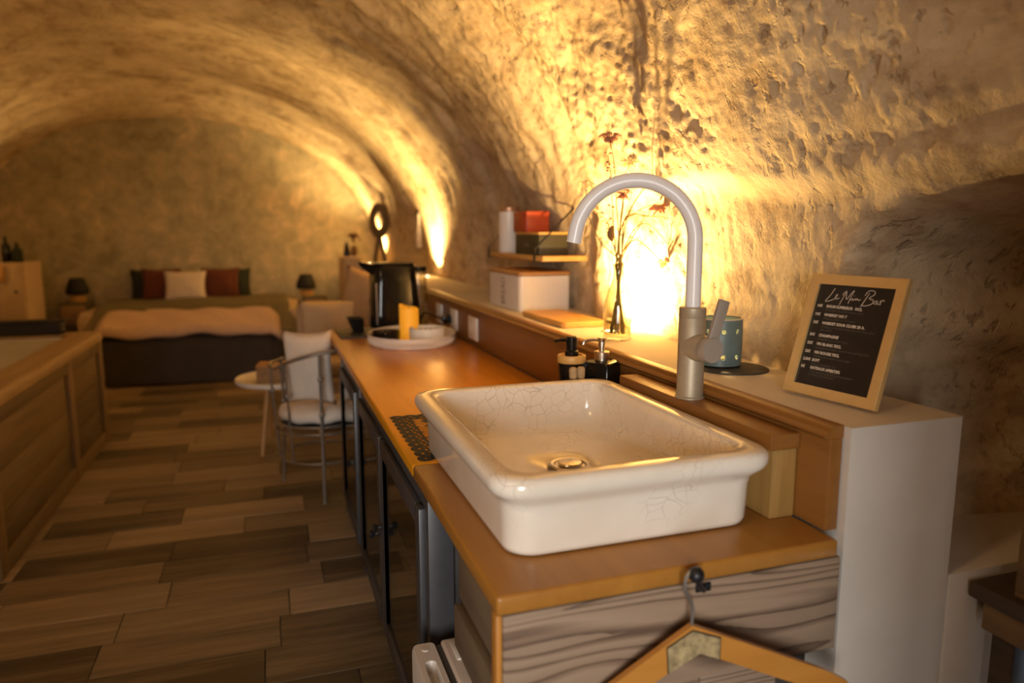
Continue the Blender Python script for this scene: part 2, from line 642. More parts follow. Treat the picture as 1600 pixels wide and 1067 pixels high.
def sstep(a, b, x):
    t = np.clip((x - a) / (b - a), 0, 1)
    return t * t * (3 - 2 * t)


def vault_surface():
    ys = np.concatenate([np.linspace(-2.3, 0.5, 40), np.linspace(0.5, 1.1, 40)[1:], np.linspace(1.1, 1.5, 100)[1:], np.linspace(1.5, 3.6, 190)[1:], np.linspace(3.6, 9.95, 190)[1:]])
    # angle parameter: below 0 = straight lower wall on the right, above 180 = left wall
    th = np.concatenate([np.linspace(-1.0, 0.0, 62), np.linspace(0, 60, 190)[1:], np.linspace(60, 180, 120)[1:], 180 + np.linspace(0, 1, 14)[1:]])
    Y, TH = np.meshgrid(ys, th, indexing='ij')
    xr = 1.338 + 0.100 * sstep(2.78, 3.05, Y) - 0.045 * sstep(6.6, 8.6, Y) - 0.035 * (1 - sstep(1.4, 2.3, Y))
    zs = 1.62 - 0.30 * sstep(2.75, 3.5, Y) - 0.02 * sstep(8, 9, Y)
    apex = 3.0 - 0.09 * sstep(8.6, 8.95, Y)
    x0 = -0.9
    al = 2.25 + 0.0 * Y
    a = np.where(TH < 90, xr - x0, al)
    thr = np.radians(np.clip(TH, 0, 180))
    cx, sx = np.cos(thr), np.sin(thr)
    X = x0 + a * cx
    Z = zs + (apex - zs) * sx
    low = TH < 0
    Z = np.where(low, 0.55 + (zs - 0.55) * (TH + 1.0), Z)
    lowl = TH > 180
    Z = np.where(lowl, zs * (1 - (TH - 180)), Z)
    # inward normal in the section
    nx = -cx / a
    nz = -sx / (apex - zs)
    l = np.hypot(nx, nz)
    nx, nz = nx / l, nz / l
    P = np.stack([X, Y, Z], -1)
    near = 1 - sstep(3.0, 5.0, Y)
    d = 0.050 * fbm(P * np.array([0.9, 1.1, 0.9]) + 3.1, 2, 11)
    calm = (1 - 0.65 * sstep(3.8, 5.2, Y)) * (0.45 + 0.55 * sstep(1.7, 2.2, Y + 0.3 * (Z - 1.6)))
    d += 0.016 * calm * fbm(P * np.array([3.2, 4.3, 3.2]), 3, 23)
    d += 0.0045 * calm * fbm(P * 17.0, 3, 37, 0.6)
    d += 0.0028 * calm * fbm(P * 42.0, 2, 39, 0.6)
    # dents left by the pick, long along the arch
    q = fbm(np.stack([X * 2.2, Y * 7.0, Z * 2.2], -1) + 9.0, 2, 51)
    d -= (0.010 + 0.018 * sstep(3.0, 4.0, Y)) * sstep(0.25, 0.8, q) * sstep(1.5, 1.9, Z)
    pit = fbm(P * 22.0 + 5.0, 2, 71)
    d -= calm * 0.0075 * sstep(0.38, 0.95, pit) * sstep(-0.25, 0.30, fbm(P * 1.9 + 2.0, 2, 77))
    d -= 0.006 * calm * sstep(0.35, 0.85, fbm(P * 34.0 + 1.0, 2, 79)) * sstep(-0.2, 0.3, fbm(P * 2.3 + 7.0, 2, 78))
    d *= np.where(Z < 1.25, 0.45, 1.0)
    # the near bay bulges in above the ledge and breaks off in a rough edge
    wob = 0.10 * fbm(P * np.array([2.0, 0.2, 2.0]), 3, 81)
    d += 0.050 * (1 - sstep(2.86, 3.02, Y + wob)) * sstep(1.55, 1.80, Z) * (1 - sstep(2.6, 2.95, Z))
    # horizontal ledge in the stone just below the spring of the arch
    d += 0.045 * sstep(1.585, 1.66, Z + 0.04 * fbm(P * np.array([1, 1.5, 0.2]), 2, 91)) * (1 - sstep(2.2, 2.7, Y)) * (1 - sstep(1.9, 2.3, Z))
    # rib just before the end wall
    d += 0.06 * sstep(8.30, 8.50, Y) * (1 - sstep(8.62, 8.78, Y)) * sstep(1.3, 1.6, Z)
    # hollow to the right of the counter
    rag = 0.07 * fbm(P * np.array([3, 3, 3.0]), 3, 101)
    hol = (1 - sstep(1.22, 1.42, Y + rag + 0.25 * np.clip(Z - 1.35, 0, 1))) * (1 - sstep(1.40, 1.58, Z + rag - 0.05 * (1.3 - Y)))
    d -= 0.62 * hol * (TH < 60)
    # strata in the hollow's roof
    st = np.abs(vnoise(np.stack([X * 0.6, Y * 0.8, Z * 16], -1), 121))
    d -= 0.022 * st * (1 - sstep(1.2, 1.5, Y)) * (TH < 60)
    P = P + d[..., None] * np.stack([nx, np.zeros_like(nx), nz], -1)
    ny, nt_ = Y.shape
    idx = np.arange(ny * nt_).reshape(ny, nt_)
    F = np.stack([idx[:-1, :-1], idx[:-1, 1:], idx[1:, 1:], idx[1:, :-1]], -1).reshape(-1, 4)
    me = D.meshes.new('ceiling')
    me.vertices.add(ny * nt_)
    me.vertices.foreach_set('co', P.reshape(-1))
    me.loops.add(F.size)
    me.loops.foreach_set('vertex_index', F.reshape(-1).astype(np.int32))
    me.polygons.add(len(F))
    me.polygons.foreach_set('loop_start', np.arange(0, F.size, 4, dtype=np.int32))
    me.polygons.foreach_set('loop_total', np.full(len(F), 4, dtype=np.int32))
    me.update(calc_edges=True)
    me.validate()
    return me


struct(link('ceiling', vault_surface(), 'stone', None, 180), 'rough limestone barrel vault curving down to the walls')

bm = B(); box(bm, -3.6, 2.2, 9.8, 9.95, 0, 3.3)
struct(finish('wall_back', bm, 'endwall'), 'mottled grey render on the end wall behind the bed')
bm = B()
box(bm, -3.6, -1.65, -2.3, -2.15, 0, 3.3); box(bm, -0.35, 2.4, -2.3, -2.15, 0, 3.3); box(bm, -1.65, -0.35, -2.3, -2.15, 2.2, 3.3)
struct(finish('wall_front', bm, 'plaster'), 'wall with the glazed door behind the camera')
bm = B(); box(bm, 0.50, 2.4, -0.20, -0.06, 0, 3.3)  # unseen blocker, added to shade the hollow and table at the right
struct(finish('wall_daylight_block', bm, 'plaster'), 'unseen partition added behind the camera to keep daylight off the right-hand hollow')
door = struct(thing('door_1', 'glazed entrance door', 'door', (-1.0, -2.22, 0)))
del door['category']
bm = B()
box(bm, -0.65, -0.57, -0.03, 0.03, 0, 2.2); box(bm, 0.57, 0.65, -0.03, 0.03, 0, 2.2); box(bm, -0.57, 0.57, -0.03, 0.03, 2.1, 2.2)
box(bm, -0.57, 0.57, -0.03, 0.03, 0.0, 0.12); box(bm, -0.57, 0.57, -0.03, 0.03, 1.0, 1.06); box(bm, -0.03, 0.03, -0.03, 0.03, 0.12, 2.1)
finish('frame', bm, 'doorframe', door)
bm = B(); box(bm, -0.57, 0.57, -0.004, 0.004, 0.12, 2.1)
finish('pane', bm, 'pane', door)

# plastered half wall with the ledge on top, and the lower step at its end
bm = B()
poly = [(1.0486, 1.055), (1.334, 1.055), (1.338, 1.059), (1.338, 1.50), (1.50, 1.50), (1.50, 9.8), (1.0486, 9.8)]
prism(bm, poly, 1.110)
struct(finish('wall_right', bm, 'plaster'), 'white plastered half wall with a flat ledge')
bm = B(); box(bm, 1.339, 2.3, 1.054, 1.49, 0, 0.765, 0.006)
struct(finish('trim_1', bm, 'plaster'), 'low plastered step at the end of the half wall')
bm = B(); box(bm, -3.3, -2.86, 2.5, 9.8, 0, 1.11, 0.01)
struct(finish('wall_left', bm, 'plaster'), 'plastered half wall along the left side')

# floor: wood look tiles in rows across the room
bm = B(); box(bm, -3.6, 2.4, -2.3, 9.95, -0.12, -0.004)
floor = struct(finish('floor', bm, 'grout', None, None), 'brown wood look plank tiles')
PL, PD = 0.62, 0.222
rest = B()
pieces = {}
row = 0
y = 2.551 - PD * 22
while y < 9.9:
    off = [0.0, 0.33, 0.14, 0.47, 0.22, 0.40][row % 6] * PL + 0.05 * ((row * 37) % 5)
    x = -3.4 - off
    while x < 1.2:
        cxx, cyy = x + PL / 2, y + PD / 2
        vis = (-1.55 < cxx < 0.62 and 1.75 < cyy < 8.3) and not (cxx < -1.6)
        dz = 0.0012 * math.sin(row * 5.1 + x * 9)
        if vis:
            key = 'p'
            if key not in pieces:
                b2 = B(); box(b2, -PL / 2 + 0.0018, PL / 2 - 0.0018, -PD / 2 + 0.0018, PD / 2 - 0.0018, -0.010, 0, 0.0016, 1)
                o = finish('plank', b2, 'plank', floor, 40)
                pieces[key] = o
            else:
                o = pieces[key].copy()
                COL.objects.link(o)
                o.parent = floor
            o.location = (cxx, cyy, -0.0012 + dz)
        else:
            box(rest, x + 0.0018, x + PL - 0.0018, y + 0.0018, y + PD - 0.0018, -0.010, -0.001)
        x += PL
    y += PD
    row += 1
o = finish('plank_field', rest, 'plank', floor, None)
o['kind'] = 'stuff'

# ------------------------------------------------------------------ dresser run: worktop, backsplash, cabinets
wt = thing('worktop', 'long orange-brown oiled wooden worktop carrying the white sink', 'worktop', (0.325, 1.03, 0.865))
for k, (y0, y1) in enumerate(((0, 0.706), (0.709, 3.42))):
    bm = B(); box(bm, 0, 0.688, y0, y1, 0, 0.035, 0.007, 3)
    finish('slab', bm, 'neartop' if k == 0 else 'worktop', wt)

bs = thing('backsplash_board', 'brown wooden backsplash board along the white ledge', 'backsplash', (1.014, 1.07, 0.9005))
bm = B(); box(bm, 0, 0.030, 0, 3.72, 0, 0.186, 0.002)
finish('board', bm, 'board', bs)
bm = B()
prof = [(-0.010, 0.188), (-0.013, 0.192), (-0.010, 0.197), (-0.003, 0.199), (-0.001, 0.203), (0.002, 0.209), (0.006, 0.2115), (0.034, 0.2115), (0.034, 0.186), (-0.008, 0.186)]
loft(bm, [[Vector((px, yy, pz)) for px, pz in prof] for yy in (0.003, 3.717)])
finish('moulding', bm, 'board', bs, 50)

pl = thing('tap_plinth', 'long wooden box beside the sink carrying the tap', 'plinth', (0.9405, 1.15, 0.9005))
bm = B(); box(bm, 0, 0.072, 0, 0.66, 0.146, 0.1795, 0.004)
finish('top_board', bm, 'board', pl)
bm = B(); box(bm, 0.010, 0.070, 0.006, 0.655, 0, 0.145, 0.002)
finish('side_board', bm, 'rough_pine', pl)

for k, (yc, wdt, lab) in enumerate(((3.595, 0.165, 'white wall socket nearest the sink on the wooden backsplash'),
                                    (4.005, 0.150, 'middle white wall socket on the backsplash, holding a black plug'),
                                    (4.37, 0.145, 'white wall socket farthest from the sink on the backsplash'))):
    t = thing('wall_socket', lab, 'socket', (1.0135, yc, 0.99), 0, 'white sockets along the backsplash')
    bm = B(); box(bm, -0.011, 0, -wdt / 2, wdt / 2, -0.060, 0.060, 0.004)
    finish('plate', bm, 'white', t)
    for s in (-1, 1):
        bm = B(); lathe(bm, [(0.024, 0), (0.024, 0.0015), (0.021, 0.002), (0.019, 0.001)], 20, mat=T(-0.0115, s * wdt * 0.24, 0) @ Rm(-90, 'Y'))
        finish('socket_ring', bm, 'white', t)
t = thing('power_plug', 'black power plug with its cord in the middle wall socket', 'plug', (0.999, 4.04, 0.99))
bm = B(); box(bm, -0.05, 0.0, -0.022, 0.022, -0.022, 0.022, 0.006)
finish('plug_body', bm, 'black', t)
bm = B(); tube(bm, smooth_path([(-0.05, 0, 0), (-0.10, 0.02, 0.02), (-0.14, 0.08, 0.03), (-0.16, 0.14, -0.04), (-0.17, 0.16, -0.083)]), 0.006, 8)
finish('cord', bm, 'black', t)


def cabinet(name, label, y0, y1, doors, knobs, near_post):
    """anthracite base unit, front plane at x = 0 (local), run along +y"""
    c = thing(name, label, 'cabinet', (0.345, y0, 0))
    L = y1 - y0
    bm = B()
    box(bm, 0.02, 0.64, L - 0.02, L, 0.06, 0.862); box(bm, 0.06, 0.64, 0.03, 0.05, 0.06, 0.862)
    box(bm, 0.62, 0.64, 0.0, L, 0.06, 0.862); box(bm, 0.02, 0.62, 0.05, L - 0.02, 0.06, 0.085); box(bm, 0.04, 0.60, 0.05, L - 0.02, 0.44, 0.46)
    finish('carcass', bm, 'interior', c, None)
    for yy in (0.0, L - 0.045):
        bm = B(); box(bm, 0.001, 0.066, yy, yy + 0.045, 0.0, 0.864, 0.003)
        finish('corner_post', bm, 'anthracite', c)
    bm = B(); box(bm, 0.004, 0.03, 0.046, L - 0.046, 0.795, 0.864, 0.002); finish('rail', bm, 'anthracite', c)
    bm = B(); box(bm, 0.012, 0.03, 0.046, L - 0.046, 0.0, 0.075, 0.002); finish('plinth', bm, 'anthracite', c)
    for (a, b, kind), kn in zip(doors, knobs):
        d = D.objects.new('door', None); COL.objects.link(d); d.parent = c; d.empty_display_size = 0.05
        d.location = (-0.012, a, 0.082)
        w, h = b - a, 0.708
        st = 0.055
        bm = B()
        box(bm, 0, 0.022, 0.002, st, 0, h, 0.003); box(bm, 0, 0.022, w - st, w - 0.002, 0, h, 0.003)
        box(bm, 0, 0.022, st, w - st, 0, st, 0.003); box(bm, 0, 0.022, st, w - st, h - st, h, 0.003)
        finish('door_frame', bm, 'anthracite', d)
        bm = B(); box(bm, 0.009, 0.013, st, w - st, st, h - st)
        finish('pane' if kind == 'glass' else 'panel', bm, 'pane' if kind == 'glass' else 'anthracite', d)
        if kn is not None:
            ky, kz = kn
            bm = B(); lathe(bm, [(0.012, 0), (0.007, 0.004), (0.006, 0.014), (0.013, 0.022), (0.016, 0.028), (0.012, 0.033), (0.0, 0.034)], 18, mat=T(0, ky, kz) @ Rm(-90, 'Y'))
            finish('knob', bm, 'blackiron', d)
    return c


cabinet('glass_cabinet', 'anthracite glass-fronted cabinet under the worktop nearest the sink', 1.66, 3.08,
        [(0.05, 0.735, 'glass'), (0.74, 1.37, 'glass')], [(0.655, 0.40), (0.045, 0.345)], True)
cabinet('narrow_cabinet', 'narrower anthracite cabinet at the far end of the worktop by the chair', 3.085, 3.84,
        [(0.05, 0.705, 'glass')], [(0.06, 0.37)], False)

# near end of the run: the plank end panel, its edge strip, and the rails above the fridge
ep = thing('end_panel', 'weathered grey-brown plank panel closing the near end of the worktop', 'panel', (0.325, 1.035, 0))
bm = B(); box(bm, 0.012, 0.700, 0.0, 0.020, 0.672, 0.862, 0.003)
finish('plank', bm, 'weathered', ep)
bm = B(); box(bm, 0.001, 0.011, 0.001, 0.03, 0.02, 0.864, 0.002)
finish('edge_strip', bm, 'hanger', ep)
for k, (x0, x1) in enumerate(((0.014, 0.20), (0.203, 0.40), (0.403, 0.575))):
    bm = B(); box(bm, x0, x1, 0.014, 0.032, 0.02, 0.668, 0.003)
    finish('plank', bm, 'weathered', ep)
bm = B(); box(bm, 0.055, 0.085, 0.036, 0.46, 0.655, 0.80, 0.006)
finish('apron_board', bm, 'oldboard', ep)
bm = B(); box(bm, 0.050, 0.078, 0.036, 0.49, 0.52, 0.628, 0.006)
finish('apron_board', bm, 'oldboard', ep)
bm = B(); box(bm, 0.055, 0.66, 0.034, 0.06, 0.03, 0.862)
finish('back_board', bm, 'interior', ep, None)

fr = thing('mini_fridge', 'small white fridge standing under the near end of the worktop', 'fridge', (0.285, 1.11, 0))
bm = B(); box(bm, 0.072, 0.50, 0, 0.485, 0.015, 0.50, 0.008, 3)
finish('body', bm, 'fridge', fr)
bm = B(); box(bm, 0.090, 0.135, 0.385, 0.47, 0.4995, 0.504, 0.002)
finish('hinge_cover', bm, 'fridge', fr)
bm = B(); box(bm, 0.058, 0.072, 0.01, 0.475, 0.03, 0.492)
finish('gasket', bm, 'seal', fr)
bm = B()
loft(bm, [rrect(0.029, 0.243, 0.016, z, 0.029, 0.2425) for z in (0.03, 0.488)] +
     [rrect(0.026, 0.240, 0.014, 0.498, 0.029, 0.2425), rrect(0.014, 0.175, 0.013, 0.498, 0.029, 0.2325),
      rrect(0.0125, 0.172, 0.0125, 0.492, 0.029, 0.2325), rrect(0.011, 0.168, 0.011, 0.470, 0.029, 0.2325)])
fd = finish('door', bm, 'fridge', fr, 40)
bm = B(); lathe(bm, [(0.009, 0), (0.008, 0.002)], 16, c=(0.029, 0.455, 0.4982))
finish('door_cap', bm, 'fridge', fd)
for px in (0.1, 0.46):
    for py in (0.04, 0.44):
        bm = B(); lathe(bm, [(0.015, 0), (0.015, 0.016)], 12, c=(px, py, 0)); finish('foot', bm, 'black', fr)

# ------------------------------------------------------------------ sink and tap
sk = thing('sink', 'large white crackled ceramic sink standing on the wooden worktop', 'sink', (0.6455, 1.5025, 0.9022))
rings = []
outer = [(0.250, 0.352, 0.05, 0.0), (0.2575, 0.360, 0.055, 0.004), (0.2605, 0.364, 0.057, 0.014), (0.2630, 0.3670, 0.058, 0.085), (0.2650, 0.3690, 0.058, 0.094),
         (0.2665, 0.3705, 0.058, 0.100), (0.2700, 0.3750, 0.060, 0.106), (0.2790, 0.3840, 0.062, 0.115), (0.2880, 0.3910, 0.064, 0.123), (0.2920, 0.3940, 0.066, 0.132),
         (0.2925, 0.3945, 0.066, 0.142), (0.2905, 0.3925, 0.065, 0.150), (0.2850, 0.3870, 0.062, 0.1555), (0.2760, 0.3780, 0.058, 0.1575)]
inner = [(0.2520, 0.3540, 0.050, 0.1570), (0.2460, 0.3480, 0.048, 0.1545), (0.2430, 0.3450, 0.047, 0.149), (0.2370, 0.3385, 0.050, 0.085), (0.2290, 0.3300, 0.055, 0.046),
         (0.2150, 0.3160, 0.060, 0.034), (0.1800, 0.2800, 0.060, 0.031), (0.1000, 0.1500, 0.060, 0.028), (0.044, 0.044, 0.044, 0.0255), (0.040, 0.040, 0.040, 0.020)]
for hx, hy, r, z in outer + inner:
    rings.append(rrect(hx, hy, r, z, 0, 0, 7))
bm = B(); loft(bm, rings)
finish('basin', bm, 'ceramic', sk, 70)
bm = B(); lathe(bm, [(0.050, 0.0275), (0.052, 0.031), (0.047, 0.034), (0.040, 0.033), (0.036, 0.029), (0.0, 0.029)], 28, c=(0.02, 0.02, 0))
drain = finish('drain', bm, 'chrome', sk)
bm = B(); lathe(bm, [(0.026, 0.029), (0.030, 0.034), (0.028, 0.038), (0.012, 0.040), (0.0, 0.040)], 24, c=(0.02, 0.02, 0))
finish('plug', bm, 'chrome', drain)

fa = thing('kitchen_tap', 'tall champagne metal tap with a white gooseneck spout beside the sink', 'tap', (0.9745, 1.50, 1.0802))
bm = B()
lathe(bm, [(0.036, 0), (0.036, 0.004), (0.0325, 0.006), (0.0325, 0.196), (0.0318, 0.197), (0.0318, 0.1985), (0.0325, 0.1995), (0.0325, 0.222), (0.0300, 0.2245), (0.020, 0.2245)], 36)
finish('body', bm, 'champagne', fa, 40)
sd = Vector((-math.cos(R(24)), math.sin(R(24)), 0))     # direction of the spout in plan
RA = 0.1435
cz = 0.382
pts = [Vector((0, 0, 0.222 + k * (cz - 0.222) / 4)) for k in range(4)]
for k in range(0, 25):
    a = R(k * 173 / 24)
    pts.append(sd * (RA - RA * math.cos(a)) + Vector((0, 0, cz + RA * math.sin(a))))
tdir = (pts[-1] - pts[-2]).normalized()
pts.append(pts[-1] + tdir * 0.022)
bm = B(); tube(bm, pts, 0.0185, 24)
finish('spout', bm, 'whitespout', fa, 50)
ax = Vector((0.10, -0.995, 0)).normalized()
Q = T(0, 0, 0.128) @ ax.to_track_quat('Z', 'Y').to_matrix().to_4x4()
bm = B(); lathe(bm, [(0.036, 0.0), (0.034, 0.03), (0.0305, 0.050), (0.0300, 0.052)], 32, mat=Q)
finish('handle_socket', bm, 'champagne', fa)
bm = B(); lathe(bm, [(0.0295, 0.052), (0.0305, 0.054), (0.0305, 0.078), (0.0290, 0.0815), (0.0, 0.0815)], 32, mat=Q)
hd = finish('handle', bm, 'greige', fa, 40)
bm = B()
lev = T(0.008, -0.070, 0.142) @ Rm(17, 'Y')
box(bm, -0.0135, 0.0135, -0.007, 0.007, -0.01, 0.108, 0.003, 2, lev)
finish('lever', bm, 'greige', hd)


# ------------------------------------------------------------------ on the counter beside the sink
def lace(nx, ny, w, h):
    """lace mat: scalloped outline, rows of eyelets, openwork between"""
    def solid(u, v):
        x, y = u * w, v * h
        ed = min(x, w - x, y, h - y)
        along = y if min(x, w - x) < min(y, h - y) else x
        if ed < 0.014:
            ph = (along % 0.044) / 0.044 - 0.5
            if ed < 0.014 * (1 - math.sqrt(max(0, 1 - (2 * ph) ** 2))):
                return False
        ph = (along % 0.044) / 0.044 - 0.5
        if math.hypot(ed - 0.024, ph * 0.044) < 0.0048:
            return False
        if 0.036 < ed < 0.056:
            a = math.sin(along * 280) + math.sin(ed * 420 + 1.0 + along * 95)
            return a < 0.85
        if 0.062 < ed < 0.105:
            fx, fy = (x - w / 2) % 0.062 - 0.031, (y - h / 2) % 0.062 - 0.031
            r = math.hypot(fx, fy)
            an = math.atan2(fy, fx)
            return r < 0.020 + 0.005 * math.cos(6 * an) or (int((x + y) / 0.004) % 4 == 0)
        return True
    bm = B()
    vs = {}
    def V(i, j):
        if (i, j) not in vs:
            vs[(i, j)] = bm.verts.new((i / nx * w, j / ny * h, 0.0008))
        return vs[(i, j)]
    for i in range(nx):
        for j in range(ny):
            if solid((i + .5) / nx, (j + .5) / ny):
                bm.faces.new((V(i, j), V(i + 1, j), V(i + 1, j + 1), V(i, j + 1)))
    return bm


bm = lace(130, 225, 0.28, 0.485)
o = finish('lace_mat', bm, 'blackmatt', None, None, (0.346, 1.757, 0.9002))
tag(o, 'black lace-patterned mat under the far left corner of the sink', 'mat')

t = thing('soap_dispenser', 'round black soap dispenser with a pale wooden ring at its top', 'soap dispenser', (0.868, 1.985, 0.9), 0)
bm = B(); lathe(bm, [(0.040, 0), (0.042, 0.004), (0.042, 0.192), (0.040, 0.194)], 32); finish('bottle', bm, 'black', t)
bm = B(); lathe(bm, [(0.0425, 0.192), (0.0435, 0.194), (0.0435, 0.212), (0.0415, 0.215), (0.034, 0.215), (0.033, 0.210), (0.0, 0.210)], 32); finish('wooden_ring', bm, 'cutting', t)
bm = B(); lathe(bm, [(0.021, 0.167), (0.021, 0.184), (0.018, 0.186), (0.0165, 0.187), (0.0165, 0.200), (0.0175, 0.201), (0.0175, 0.226), (0.015, 0.229), (0, 0.229)], 24)
bm.transform(T(0, 0, 0.042)); pmp = finish('pump', bm, 'black', t)
bm = B(); tube(bm, [(-0.010, -0.004, 0.220), (-0.045, -0.010, 0.221), (-0.060, -0.012, 0.219)], [0.006, 0.005, 0.004], 10); bm.transform(T(0, 0, 0.042)); finish('nozzle', bm, 'black', pmp)

t = thing('soap_dispenser', 'square black soap dispenser with a chrome pump', 'soap dispenser', (0.955, 1.955, 0.9), R(38))
bm = B(); loft(bm, [rrect(0.044, 0.044, 0.010, 0), rrect(0.046, 0.046, 0.011, 0.004), rrect(0.046, 0.046, 0.011, 0.188), rrect(0.043, 0.043, 0.011, 0.195), rrect(0.030, 0.030, 0.012, 0.200)])
finish('bottle', bm, 'black', t)
bm = B(); lathe(bm, [(0.023, 0.156), (0.0235, 0.158), (0.0235, 0.182), (0.022, 0.184), (0.0085, 0.185), (0.0085, 0.196), (0.011, 0.197), (0.011, 0.214), (0.0125, 0.216), (0.0135, 0.226), (0, 0.226)], 26)
bm.transform(T(0, 0, 0.042)); pmp = finish('pump', bm, 'chrome', t)
Q = Rm(-38, 'Z')
bm = B(); tube(bm, [Q @ Vector(p) for p in smooth_path([(-0.008, 0, 0.217), (-0.030, 0.004, 0.220), (-0.055, 0.006, 0.216), (-0.060, 0.006, 0.206)])], 0.0045, 10); bm.transform(T(0, 0, 0.042)); finish('nozzle', bm, 'chrome', pmp)

t = thing('cork_jar', 'narrow dark jar stopped with two corks, behind the sink', 'jar', (0.858, 1.920, 0.9))
bm = B(); loft(bm, [rrect(0.024, 0.014, 0.012, 0), rrect(0.026, 0.016, 0.013, 0.004), rrect(0.026, 0.016, 0.013, 0.150), rrect(0.024, 0.014, 0.012, 0.154)])
finish('body', bm, 'black', t)
for x in (-0.0125, 0.0125):
    bm = B(); lathe(bm, [(0.0110, 0.1545), (0.0120, 0.160), (0.0125, 0.176), (0.0118, 0.184), (0.008, 0.188), (0.0, 0.187)], 14, c=(x, 0, 0)); finish('cork', bm, 'cork', t)

# far end of the counter
t = thing('lace_tray', 'oval white openwork tray on the worktop holding a candle and two bowls', 'tray', (0.728, 3.825, 0.9), R(-12))
bm = B()
def oval(a, b, z, n=56):
    return [Vector((a * math.cos(2 * math.pi * i / n), b * math.sin(2 * math.pi * i / n), z)) for i in range(n)]
loft(bm, [oval(0.225, 0.295, 0), oval(0.229, 0.299, 0.003), oval(0.231, 0.301, 0.012), oval(0.227, 0.297, 0.012), oval(0.222, 0.292, 0.007)], True, True)
finish('base', bm, 'white', t)
bm = B()
n = 112
for i in range(n):          # rim of crossing bars, so that it is pierced
    a0, a1 = 2 * math.pi * i / n, 2 * math.pi * (i + 1.6) / n
    for (p, q) in ((a0, a1), (a1, a0)):
        tube(bm, [(0.2295 * math.cos(p), 0.2995 * math.sin(p), 0.012), (0.234 * math.cos(q), 0.304 * math.sin(q), 0.036)], 0.0028, 4)
finish('openwork', bm, 'white', t, None)
bm = B(); loft(bm, [oval(0.231, 0.301, 0.034), oval(0.236, 0.306, 0.034), oval(0.238, 0.308, 0.052), oval(0.236, 0.306, 0.054), oval(0.232, 0.302, 0.052), oval(0.231, 0.301, 0.036)], False, False)
finish('rim', bm, 'white', t)

t = thing('led_candle', 'thick glowing amber candle on the white tray', 'candle', (0.715, 3.83, 0.9072))
bm = B()
rings = []
for z in (0, 0.003, 0.06, 0.12, 0.165):
    rings.append([Vector((0.052 * math.cos(2 * math.pi * i / 28), 0.052 * math.sin(2 * math.pi * i / 28), z)) for i in range(28)])
for rr, dz in ((0.0525, 1), (0.047, 1), (0.040, 0.6), (0.02, 0.35)):
    rings.append([Vector((rr * math.cos(2 * math.pi * i / 28), rr * math.sin(2 * math.pi * i / 28), 0.168 + dz * (0.012 + 0.014 * math.cos(2 * math.pi * i / 28 - 2.6) + 0.004 * math.sin(3 * 2 * math.pi * i / 28)))) for i in range(28)])
loft(bm, rings)
finish('wax', bm, 'wax', t, 50)
bm = B(); tube(bm, [(0, 0, 0.172), (0.002, 0, 0.190)], 0.002, 6); finish('wick', bm, 'black', t)

for nm, lab, loc, r, h, matn, fill in (('white_bowl', 'round white bowl of pebbles on the tray right of the candle', (0.79, 3.715, 0.9072), 0.096, 0.082, 'white', 'gravel'),
                                      ('dark_bowl', 'dark bowl of pebbles on the tray left of the candle', (0.590, 3.84, 0.9072), 0.075, 0.055, 'black', 'gravel')):
    t = thing(nm, lab, 'bowl', loc)
    bm = B(); lathe(bm, [(r * 0.82, 0), (r * 0.95, 0.004), (r, h * 0.5), (r, h), (r - 0.006, h), (r - 0.008, h * 0.8), (r - 0.012, h * 0.7)], 36, cap1=False)
    finish('shell', bm, matn, t)
    bm = B()
    lathe(bm, [(r - 0.013, h * 0.60), (r - 0.013, h * 0.74)], 30)
    for k in range(46):
        a, q = random.random() * 6.283, math.sqrt(random.random()) * (r - 0.022)
        ball(bm, (q * math.cos(a), q * math.sin(a), h * 0.76), 0.010, (1, 0.8, 0.6), 7, 5)
    o = finish('pebbles', bm, fill, t)
    o['kind'] = 'stuff'

bm = B(); box(bm, -0.13, 0.19, -0.20, 0.20, 0, 0.008, 0.002)
o = finish('slate_tile', bm, 'slate', None, 35, (0.50, 4.24, 0.9)); tag(o, 'dark slate tile under the kettle at the end of the worktop', 'tile')

t = thing('kettle', 'black electric kettle with a broad tapering body on the worktop', 'kettle', (0.693, 4.25, 0.9002))
box_x = 0.0
bm = B(); lathe(bm, [(0.105, 0.0), (0.112, 0.004), (0.112, 0.020), (0.104, 0.026)], 36, c=(0.0, 0, 0.009)); finish('base', bm, 'black', t)
bm = B()
rings = []
for z, hx, hy, rr in ((0.036, 0.145, 0.115, 0.06), (0.045, 0.150, 0.120, 0.065), (0.12, 0.146, 0.117, 0.06), (0.30, 0.128, 0.103, 0.05), (0.385, 0.119, 0.096, 0.045), (0.395, 0.115, 0.092, 0.045)):
    rings.append(rrect(hx, hy, rr, z, 0.012, 0, 8))
loft(bm, rings); bd = finish('body', bm, 'black', t, 40)
bm = B(); loft(bm, [rrect(0.119, 0.096, 0.045, 0.396, 0.010, 0, 8), rrect(0.121, 0.098, 0.046, 0.402, 0.010, 0, 8), rrect(0.116, 0.093, 0.045, 0.412, 0.010, 0, 8), rrect(0.07, 0.05, 0.045, 0.416, 0.010, 0, 8)])
finish('lid', bm, 'black', t, 40)
bm = B(); loft(bm, [[Vector(p) for p in ((-0.10, -0.045, 0.33), (-0.10, 0.045, 0.33), (-0.10, 0.05, 0.40), (-0.10, -0.05, 0.40))],
                    [Vector(p) for p in ((-0.15, -0.026, 0.365), (-0.15, 0.026, 0.365), (-0.155, 0.030, 0.412), (-0.155, -0.030, 0.412))],
                    [Vector(p) for p in ((-0.185, -0.012, 0.395), (-0.185, 0.012, 0.395), (-0.190, 0.014, 0.418), (-0.190, -0.014, 0.418))]])
finish('spout', bm, 'black', t, 60)
